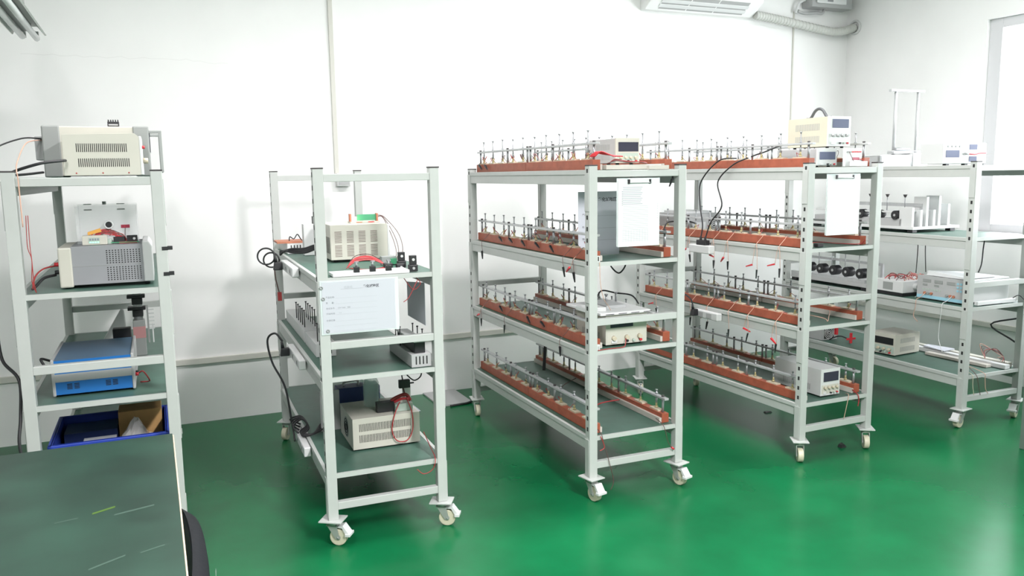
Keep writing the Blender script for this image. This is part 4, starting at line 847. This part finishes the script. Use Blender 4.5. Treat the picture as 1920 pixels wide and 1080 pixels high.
part('rail_box', MB().box(0.01, 0.12, 0.10, 0.88, 0.036, 0.085, LGREY).box(0.02, 0.13, 0.10, 0.88, 0.120, 0.132, WHITEP), t, 0.002)
for i in range(5): roller(None, t, 0.0, 0.15 + i * 0.145, 0.108)
for i in range(5):
    y = 0.16 + i * 0.145
    part('thumb_screw', MB().cyl((0.10, y, 0.132), (0.10, y, 0.236), 0.003, STEEL, 8).cyl((0.10, y, 0.222), (0.10, y, 0.240), 0.006, CAPM, 10, r1=0.014), t)
part('cross_bar', MB().box(0.13, 0.15, 0.05, 0.90, 0.160, 0.182, ALU).box(0.13, 0.15, 0.05, 0.07, 0.036, 0.16, ALU).box(0.13, 0.15, 0.86, 0.88, 0.036, 0.16, ALU), t, 0.001)
for x, h in ((0.01, 0.125), (0.085, 0.108), (0.135, 0.19), (0.20, 0.105), (0.245, 0.195), (0.33, 0.14)):
    part('upright_plate', MB().box(x, x + 0.020, 0.02, 0.12, 0.036, 0.036 + h, WHITEP), t, 0.001)
part('spindle', MB().cyl((0.05, 0.06, 0.135), (0.11, 0.06, 0.135), 0.010, WHITEP, 10), t)
t = thing('roller_rig', 'rig with five black rollers on the right rack third shelf', 'roller rig', 'E', 0.03, 0.80, SH2)
part('base', MB().box(0, 0.30, 0, 0.74, 0.022, 0.050, LGREY), t, 0.002)
for x, y in ((0.03, 0.03), (0.27, 0.03), (0.03, 0.71), (0.27, 0.71)): part('foot', MB().box(x - 0.025, x + 0.025, y - 0.025, y + 0.025, 0, 0.022, BLACK), t)
part('side_rail', MB().box(0.0, 0.02, 0.02, 0.74, 0.05, 0.072, ALU), t)
for i in range(5): roller(None, t, 0.01, 0.08 + i * 0.125, 0.112, 0.035, 0.06)
for i in range(5):
    y = 0.06 + i * 0.13
    part('thumb_screw', MB().cyl((0.12, y, 0.05), (0.12, y, 0.245), 0.003, STEEL, 8).cyl((0.12, y, 0.23), (0.12, y, 0.248), 0.006, CAPM, 10, r1=0.014), t)
part('cross_bar', MB().box(0.14, 0.155, 0.0, 0.70, 0.165, 0.182, ALU).box(0.14, 0.155, 0.0, 0.02, 0.05, 0.165, ALU).box(0.14, 0.155, 0.68, 0.70, 0.05, 0.165, ALU), t)
part('end_post', MB().box(0.03, 0.06, -0.01, 0.02, 0.05, 0.13, BLACK), t, 0.003)
t = thing('wired_controller', 'white box with a mess of red wires on top, right rack third shelf', 'controller', 'E', 0.04, 0.51, SH2)
part('case', MB().box(0, 0.28, 0, 0.22, 0.022, 0.100, WHITEP), t, 0.003); part('base', MB().box(0.005, 0.275, 0.005, 0.215, 0, 0.022, BLACK), t)
part('side_vent', MB().box(-0.001, 0, 0.08, 0.16, 0.035, 0.085, BEZEL), t)
for x in (0.11, 0.20): k2 = part('motor_knob', MB().cyl((x, 0, 0.062), (x, -0.03, 0.062), 0.024, WHITEP, 16), t, 0.002); part('rubber_disc', MB().cyl((x, -0.03, 0.062), (x, -0.055, 0.062), 0.022, BLACK, 16), k2, 0.002)
b = MB()
for i in range(26):
    x0 = random.uniform(0.0, 0.2); y0 = random.uniform(0.02, 0.18)
    b.tube([(x0, y0, 0.100), (x0 + 0.03, y0 + random.uniform(-0.03, 0.03), 0.118 + random.uniform(0, 0.018)), (x0 + 0.07, y0 + random.uniform(-0.03, 0.03), 0.112 + random.uniform(0, 0.018)), (x0 + 0.09, y0, 0.102)], 0.0022, random.choice((RED, RED, REDW, PALEW, DARKW)), 5, 4)
w = part('red_wiring', b, t); w['kind'] = 'stuff'
part('output_wire', MB().tube([(0.13, -0.03, 0.10), (0.14, -0.045, 0.06), (0.08, -0.06, 0.02), (0.03, -0.07, 0.004)], 0.002, LGREY), t)
for i, x in enumerate((0.16, 0.23)):
    cable('hanging_cable', [(0.12 + x, 0.62, SH1 - 0.02), (0.10 + x, 0.60, SH1 - 0.14), (0.06 + x + 0.02 * i, 0.57, SH2 + 0.14)], 0.003, RUBBER, ('left' if i == 0 else 'right') + ' black cord dropping onto the red-wired white box', k='E')
analyser = t = thing('bench_analyser', 'white analyser with blue base stripe on the right rack third shelf', 'analyser', 'E', 0.080, 0.43, SH2, -PI / 2)
w_, d_, h_ = 0.33, 0.40, 0.150
part('case', MB().box(0, w_, 0.004, d_, 0.010, h_, WHITEP), t, 0.004); part('front_panel', MB().box(-0.003, w_ + 0.003, -0.002, 0.006, 0.008, h_ + 0.003, LGREY).box(-0.002, w_ + 0.002, -0.003, -0.002, 0.010, 0.030, PBLUE), t, 0.002)
for x in (0.04, 0.125, 0.215): part('readout', MB().box(x, x + 0.06, -0.004, -0.002, 0.112, 0.132, DISP2 if False else BEZEL), t)
for x in (0.04, 0.125): part('small_readout', MB().box(x, x + 0.034, -0.004, -0.002, 0.090, 0.103, BEZEL), t)
b = MB()
for i in range(3):
    for j in range(2): b.box(0.285 + j * 0.022, 0.299 + j * 0.022, -0.004, -0.002, 0.075 + i * 0.022, 0.087 + i * 0.022, PBLUE)
for i in range(7): b.box(0.04 + i * 0.02, 0.052 + i * 0.02, -0.004, -0.002, 0.062, 0.072, MINT)
part('key', b, t)
for x in (0.06, 0.085, 0.11, 0.22, 0.245, 0.27): part('output_jack', MB().cyl((x, -0.002, 0.044), (x, -0.012, 0.044), 0.008, BROWNB if x not in (0.085, 0.22) else BEZEL, 10), t)
feet(t, w_, d_, 0.010)
solo('white_cover', MB().hexa([(0, 0, 0), (0.30, 0, 0), (0.30, 0.26, 0), (0, 0.26, 0), (0, 0, 0.012), (0.30, 0, 0.006), (0.30, 0.26, 0.006), (0, 0.26, 0.03)], PAPERW), 'white sheet of card lying on the analyser', 'card', 'E', 0.10, 0.12, SH2 + 0.154)
for i, (v_, c) in enumerate(((0.36, PALEW), (0.17, WHITEP))):
    cable('output_lead', [(0.070, v_, SH2 + 0.044), (0.03, v_, SH2 + 0.02), (-0.006, v_, SH2 + 0.006), (-0.012, v_, SH2 - 0.04), (-0.012, v_ + 0.01, SH2 - 0.10 - 0.10 * i), (-0.02, v_ - 0.03, SH2 - 0.13 - 0.16 * i)], 0.002, c, ('pale red' if i == 0 else 'white') + ' lead hanging from the analyser over the beam', k='E', of=analyser)
solo('tube_bar', MB().box(0, 0.34, 0, 0.025, 0.004, 0.026, WHITEP).box(0.05, 0.22, 0.002, 0.023, 0, 0.004, BLACK), 'white bar lying on the third shelf front of the right rack', 'bar', 'E', 0.12, 0.03, SH2, bevel=0.003)
cable('black_lead', [(0.44, 0.05, SH2 + 0.02), (0.46, 0.02, SH2 + 0.045), (0.485, 0.0, SH2 + 0.02)], 0.0025, RUBBER, 'short black lead curling at the end of the white bar', k='E')
cable('black_cable', [(0.475, 0.28, SH1 - 0.026), (0.465, 0.28, SH1 - 0.1), (0.445, 0.27, SH1 - 0.2), (0.42, 0.27, SH2 + 0.162)], 0.004, RUBBER, 'black cord hanging behind the right rack front post', k='E')
cable('black_cable', [(0.25, 1.0, SH2 - 0.026), (0.22, 0.9, SH2 - 0.05), (0.16, 0.8, SH2 - 0.055), (0.12, 0.75, SH2 - 0.026)], 0.004, RUBBER, 'black cord sagging under the third shelf of the right rack', k='E')
# bottom shelf of rack E
psu('cream supply with a black display on the right rack bottom shelf', 'E', 0.050, 0.775, SH3, 0.20, 0.255, 0.145, rot=-PI / 2 + 0.10, case=CREAM, disp=BLACK, disp_box=(0.14, 0.95, 0.52, 0.84), knob_z=0.3)
t = thing('power_supply', 'pale supply with a round fan grille at the right rack bottom back', 'power supply', 'E', 0.03, 1.20, SH3)
b = MB().box(0, 0.15, 0, 0.20, 0, 0.105, LGREY).box(0.025, 0.118, -0.0008, 0, 0.008, 0.098, HOLE)
for r_ in (0.010, 0.021, 0.032, 0.043): b.ring((0.072, -0.001, 0.052), (0, 1, 0), r_, 0.0022, WHITEP, 22, 4)
part('case', b, t, 0.002); part('red_plug', MB().box(0.122, 0.140, -0.02, 0, 0.035, 0.085, RED), t)
t = thing('clip_pair', 'red crocodile clips on black leads, right rack bottom shelf', 'clips', 'E', 0.10, 0.99, SH3)
part('red_clip', MB().box(0, 0.018, 0, 0.012, 0.01, 0.085, RED).box(-0.03, 0.05, 0.001, 0.011, 0.035, 0.05, RED), t, 0.002)
part('black_lead', MB().tube([(0.01, 0.006, 0.03), (-0.01, 0.08, 0.05), (-0.02, 0.14, 0.03), (-0.01, 0.19, 0.006)], 0.005, RUBBER).tube([(0.01, 0.006, 0.02), (0.05, 0.06, 0.008), (0.10, 0.1, 0.01)], 0.004, DARKW), t)
for i, (u_, v_, rz, l_, hh) in enumerate(((0.385, 0.02, 0.015, 0.95, 0.026), (0.445, 0.05, 0.02, 0.90, 0.030), (0.325, 0.10, 0.04, 0.44, 0.018))):
    solo('trunking_length', MB().box(0, 0.045, 0, l_, 0, hh, (WHITEP, CREAM, STRIP)[i]), ('middle', 'right', 'left')[i] + ' of three cable trunking lengths on the right rack bottom shelf', 'trunking', 'E', u_, v_, SH3 + 0.0005, rz, 'trunking lengths', bevel=0.002)
solo('paper_scrap', MB().hexa([(0, 0, 0), (0.10, 0, 0), (0.09, 0.20, 0), (0.0, 0.16, 0), (0, 0, 0.003), (0.10, 0, 0.010), (0.09, 0.20, 0.004), (0.0, 0.16, 0.012)], PAPER), 'white paper scrap lying on the trunking lengths', 'paper', 'E', 0.375, 0.45, SH3 + 0.032)
for i, (c, pts) in enumerate(((DARKW, [(0.18, 0.18, SH3 + 0.10), (0.08, 0.05, SH3 + 0.06), (0.09, -0.012, SH3 + 0.006), (0.10, -0.02, SH3 - 0.04), (0.14, -0.010, SH3 - 0.125)]), (IVORY, [(0.06, 0.05, SH3 + 0.02), (0.064, -0.006, SH3 + 0.008), (0.07, -0.010, SH3 - 0.06), (0.085, -0.010, SH3 - 0.12)]), (PALEW, [(0.16, 0.10, SH3 + 0.03), (0.164, -0.007, SH3 + 0.008), (0.17, -0.012, SH3 - 0.03), (0.18, -0.012, SH3 - 0.09), (0.21, -0.008, SH3 - 0.125)]))):
    cable('loose_wire', pts, 0.002, c, ('dark', 'yellowish', 'pale red')[i] + ' loose wire hanging at the right rack front post', k='E')
b = MB()
for i in range(5):
    e = 0.012 * i
    b.tube([(0, 0.0, 0.02), (0.04, 0.02 + e, 0.05 + e), (0.09 + e, 0.0, 0.075 - e), (0.10, -0.05, 0.03), (0.07, -0.08 + e, 0.0 + e * 0.5)], 0.0024, random.choice((REDW, DARKW, PALEW)), 5, 5)
solo('wire_tangle', b, 'tangle of red and dark wires at the right rack back post', 'wires', 'E', 0.36, 0.14, SH3 + 0.03)

# ------------------------------------------------------------------ floor, walls and foreground
t = thing('workbench', 'green-topped workbench filling the lower left corner', 'workbench', None, -1.25, -3.75, 0)
bw, bd = 0.978, 1.02
bm_ = MB().box(-bw, bw, -bd, bd, 0.746, 0.750, BENCH)
SCUFF = mat('pale_scuff', (0.035, 0.07, 0.052), 0.5); YEL = mat('yellow_green_scuff', (0.045, 0.10, 0.008), 0.5)
def scuff(x0, y0, x1, y1, w_, m_):
    i = len(bm_.v); z = 0.7503; bm_.v += [(x0 + 1.25, y0 + 3.75, z), (x1 + 1.25, y1 + 3.75, z), (x1 + 1.25, y1 + 3.75 + w_, z), (x0 + 1.25, y0 + 3.75 + w_, z)]; bm_.face([i, i + 1, i + 2, i + 3], m_)
for a_ in ((-0.47, -3.34, -0.42, -3.315, 0.012, YEL), (-0.55, -3.36, -0.50, -3.35, 0.006, SCUFF), (-0.42, -3.37, -0.33, -3.345, 0.010, SCUFF), (-0.46, -3.66, -0.39, -3.62, 0.008, SCUFF), (-0.36, -3.62, -0.31, -3.60, 0.006, SCUFF), (-0.80, -3.28, -0.72, -3.27, 0.006, SCUFF)): scuff(*a_)
part('bench_mat', bm_, t)
part('bench_top', MB().box(-bw, bw + 0.004, -bd, bd, 0.718, 0.746, PLY), t, 0.002)
for sx in (-1, 1):
    for sy in (-1, 1): part('leg', MB().box(sx * 0.92 - 0.02, sx * 0.92 + 0.02, sy * 0.95 - 0.02, sy * 0.95 + 0.02, 0, 0.718, POWDER), t)
part('apron', MB().box(-0.9, 0.9, 0.94, 0.96, 0.64, 0.718, POWDER).box(-0.9, 0.9, -0.96, -0.94, 0.64, 0.718, POWDER), t)
# black chair tucked under the bench
t = thing('office_chair', 'black leather chair beside the right edge of the workbench', 'chair', None, -0.500, -3.37, 0)
b = MB(); n, mth = 17, 9
for side in (0, 1):
    for i in range(n):
        s_ = -1 + 2 * i / (n - 1)
        for j in range(mth):
            q = j / (mth - 1)
            z = 0.42 + q * (0.235 - 0.05 * abs(s_) ** 3)
            x = 0.22 - 0.03 * s_ * s_ + 0.03 * q + (0.045 * math.sqrt(max(0, 1 - (2 * q - 1) ** 4)) * (1 - 0.6 * s_ ** 6) if side else 0)
            b.v.append((x, s_ * 0.40 * (1 - 0.06 * q), z))
N = n * mth
for i in range(n - 1):
    for j in range(mth - 1):
        a = i * mth + j
        b.face([a, a + 1, a + mth + 1, a + mth], LEATHER, True); b.face([N + a, N + a + mth, N + a + mth + 1, N + a + 1], LEATHER, True)
for i in range(n - 1):
    for j in (0, mth - 1):
        a = i * mth + j; b.face([a, a + mth, N + a + mth, N + a], LEATHER, True)
for i in (0, n - 1):
    for j in range(mth - 1):
        a = i * mth + j; b.face([a, N + a, N + a + 1, a + 1], LEATHER, True)
part('backrest', b, t)
part('seat', MB().box(-0.22, 0.24, -0.24, 0.24, 0.40, 0.48, LEATHER), t, 0.03)
part('column', MB().cyl((0, 0, 0.09), (0, 0, 0.40), 0.03, BLACK, 14), t)
b = MB()
for i in range(5):
    a = 0.3 + i * 2 * PI / 5; b.cyl((0, 0, 0.11), (0.30 * _c(a), 0.30 * _s(a), 0.075), 0.028, BLACK, 8, r1=0.018)
part('star_base', b, t)
for i in range(5):
    a = 0.3 + i * 2 * PI / 5; part('castor', MB().cyl((0.30 * _c(a) - 0.02 * _s(a), 0.30 * _s(a) + 0.02 * _c(a), 0.03), (0.30 * _c(a) + 0.02 * _s(a), 0.30 * _s(a) - 0.02 * _c(a), 0.03), 0.03, BLACK, 14), t)
part('painted_highlight', MB().hexa([(0.300, -0.05, 0.555), (0.302, -0.02, 0.555), (0.302, -0.02, 0.56), (0.300, -0.05, 0.56), (0.300, -0.05, 0.575), (0.302, -0.03, 0.575), (0.302, -0.03, 0.58), (0.300, -0.05, 0.58)], LGREY), t)  # light grey patch painted on as a highlight of the leather
t = thing('steel_cabinet', 'grey-green steel cabinet cut off by the right edge of the photo', 'cabinet', None, 4.07, -3.22, 0)
part('cabinet_body', MB().box(0, 0.55, 0, 0.60, 0.0, 1.20, CABIN), t, 0.004)
for x in (0.01, 0.28): d = part('door', MB().box(x, x + 0.262, -0.012, 0, 0.05, 1.18, CABIN), t, 0.003); part('handle', MB().box(x + (0.23 if x < 0.1 else 0.02), x + (0.24 if x < 0.1 else 0.03), -0.03, -0.012, 0.58, 0.70, ALU), d)
# air conditioner
t = thing('air_conditioner', 'white wall air conditioner at the top of the back wall', 'air conditioner', None, 3.24, 0, 2.785)
L_ = 1.02
part('body', MB().prism([(0, 0.0), (-0.06, 0.0), (-0.19, 0.085), (-0.215, 0.14), (-0.215, 0.27), (-0.17, 0.30), (0, 0.30)], 'x', 0, L_, WALL), t, 0.006)
b = MB()
def under(x, y0, y1, off):   # points on the sloped underside
    f_ = lambda y: (-(y + 0.06)) * 0.085 / 0.13
    return f_(y0) - off, f_(y1) - off
for x0_, x1_ in ((0.11, 0.355), (0.365, 0.61), (0.62, 0.90)):
    z0, z1 = under(0, -0.075, -0.185, 0.0015)
    b.hexa([(x0_, -0.075, z0), (x1_, -0.075, z0), (x1_, -0.185, z1), (x0_, -0.185, z1), (x0_, -0.075, z0 + 0.001), (x1_, -0.075, z0 + 0.001), (x1_, -0.185, z1 + 0.001), (x0_, -0.185, z1 + 0.001)], LGREY)
part('air_outlet', b, t)
for yy in (-0.105, -0.145):
    z0, z1 = under(0, yy + 0.012, yy - 0.012, 0.006)
    part('louver', MB().hexa([(0.10, yy + 0.012, z0), (0.91, yy + 0.012, z0), (0.91, yy - 0.012, z1), (0.10, yy - 0.012, z1), (0.10, yy + 0.012, z0 + 0.004), (0.91, yy + 0.012, z0 + 0.004), (0.91, yy - 0.012, z1 + 0.004), (0.10, yy - 0.012, z1 + 0.004)], VENT), t)
# hose from the air conditioner through the right wall
P = [Vector(p) for p in ((4.268, -0.09, 2.80), (4.45, -0.085, 2.785), (4.65, -0.08, 2.765), (4.90, -0.08, 2.735), (5.10, -0.08, 2.715), (5.25, -0.085, 2.735), (5.34, -0.09, 2.765))]
b = MB().tube([p - P[0] for p in P], 0.032, HOSE, 12, 8)
for i in range(40):
    q = i / 40 * (len(P) - 1); a_ = int(q); f_ = q - a_; p = P[a_].lerp(P[a_ + 1], f_); d_ = P[a_ + 1] - P[a_]
    b.ring(p - P[0], d_, 0.031, 0.005, HOSE, 14, 5)
t = part('corrugated_hose', b, None); t.location = P[0]; tag(t, 'grey ribbed hose from the air conditioner into the right wall', 'hose')
o = part('wall_flange', MB().ring((0, 0, 0), (1, 0, 0), 0.052, 0.012, WHITEP, 28, 8), t); o.location = Vector((5.342, -0.09, 2.765)) - P[0]
t = thing('breaker_box', 'grey breaker box high in the corner beside the hose', 'breaker box', None, 4.83, 0, 2.90)
part('box', MB().box(0, 0.44, -0.12, 0, 0, 0.34, LGREY), t, 0.006); part('cover', MB().box(0.04, 0.36, -0.135, -0.12, 0.03, 0.31, VENT), t, 0.004); part('breaker_window', MB().box(0.15, 0.21, -0.138, -0.135, 0.045, 0.13, GREYC), t)
part('conduit_elbow', MB().tube([(-0.09, -0.05, -0.03), (-0.02, -0.05, -0.045), (0.10, -0.05, -0.035), (0.18, -0.05, -0.03), (0.2, -0.05, 0.01)], 0.013, LGREY, 8), t)
part('conduit_elbow', MB().tube([(-0.10, -0.04, -0.05), (-0.07, -0.04, 0.03), (-0.02, -0.04, 0.06), (0.0, -0.04, 0.06)], 0.012, VENT, 8), t)
# pendant tube lamp, switched off, at the top left
t = thing('tube_lamp', 'unlit hanging twin tube lamp in the top left corner', 'lamp', None, -0.80, -0.62, 2.26)
part('reflector', MB().prism([(-0.062, 0.036), (-0.045, 0.085), (0.060, 0.085), (0.092, 0.036), (0.084, 0.034), (0.054, 0.076), (-0.040, 0.076), (-0.056, 0.034)], 'y', -1.25, 0, WALL), t)
part('ballast_box', MB().box(-0.035, 0.035, -1.2, -0.08, 0.04, 0.079, LGREY), t)
for x in (-0.012, 0.045): part('tube', MB().cyl((x, -1.27, 0.022), (x, 0.0 + (0.02 if x > 0 else -0.04), 0.022), 0.015, TUBEG, 14), t)
for x in (-0.012, 0.045): part('lamp_holder', MB().box(x - 0.014, x + 0.014, -0.03, 0.0, 0.02, 0.05, WHITEP), t)
for y in (-0.25, -1.0): part('hanger', MB().box(-0.03, 0.03, y - 0.03, y + 0.03, 0.085, 0.19, BEZEL).cyl((0, y, 0.19), (0, y, 3.35 - 2.26), 0.006, STEEL, 8), t)
# board leaning on the wall between the racks, cables and litter on the floor
b = MB().box(0, 0.24, 0, 0.368, 0, 0.010, LGREY)
solo('foam_sheet', b, 'white sheet lying flat on the floor behind the middle rack left post', 'sheet', None, 1.42, -0.372, 0.0)
cable('floor_cable', [(1.49, -0.40, 0.006), (1.56, -0.39, 0.006), (1.62, -0.385, 0.008), (1.66, -0.37, 0.02), (1.68, -0.35, 0.07), (1.685, -0.34, 0.11)], 0.008, RUBBER, 'black cable on the floor at the edge of the white floor sheet', sub=6)
b = MB().hexa([(0, 0, 0), (0.12, 0, 0), (0.12, 0.06, 0), (0, 0.06, 0), (0.05, 0.02, 0.05), (0.065, 0.02, 0.05), (0.065, 0.04, 0.05), (0.05, 0.04, 0.05)], PAPER)
solo('crumpled_paper', b, 'crumpled white paper on the floor behind the open-top rack', 'paper', None, 1.16, -0.40, 0.0)
solo('black_scrap', MB().hexa([(0, 0, 0), (0.05, 0.01, 0), (0.055, 0.05, 0), (0.01, 0.04, 0), (0.01, 0.01, 0.018), (0.04, 0.015, 0.014), (0.04, 0.04, 0.02), (0.015, 0.035, 0.016)], BLACK), 'small black scrap on the floor beside the corded rack', 'scrap', None, 3.19, -2.19, 0.0)
solo('black_scrap', MB().hexa([(0, 0, 0), (0.06, 0.0, 0), (0.055, 0.03, 0), (0.01, 0.03, 0), (0.01, 0.005, 0.008), (0.05, 0.005, 0.010), (0.04, 0.025, 0.008), (0.015, 0.025, 0.008)], BLACK), 'small black scrap on the floor under the corded rack', 'scrap', None, 3.27, -1.47, 0.0)
cable('wall_cable', [(5.30, -1.95, 0.62), (5.27, -1.80, 0.52), (5.20, -1.60, 0.44), (5.26, -1.75, 0.33), (5.30, -1.85, 0.22)], 0.006, RUBBER, 'black cord kinked against the right wall behind the right rack', sub=5)
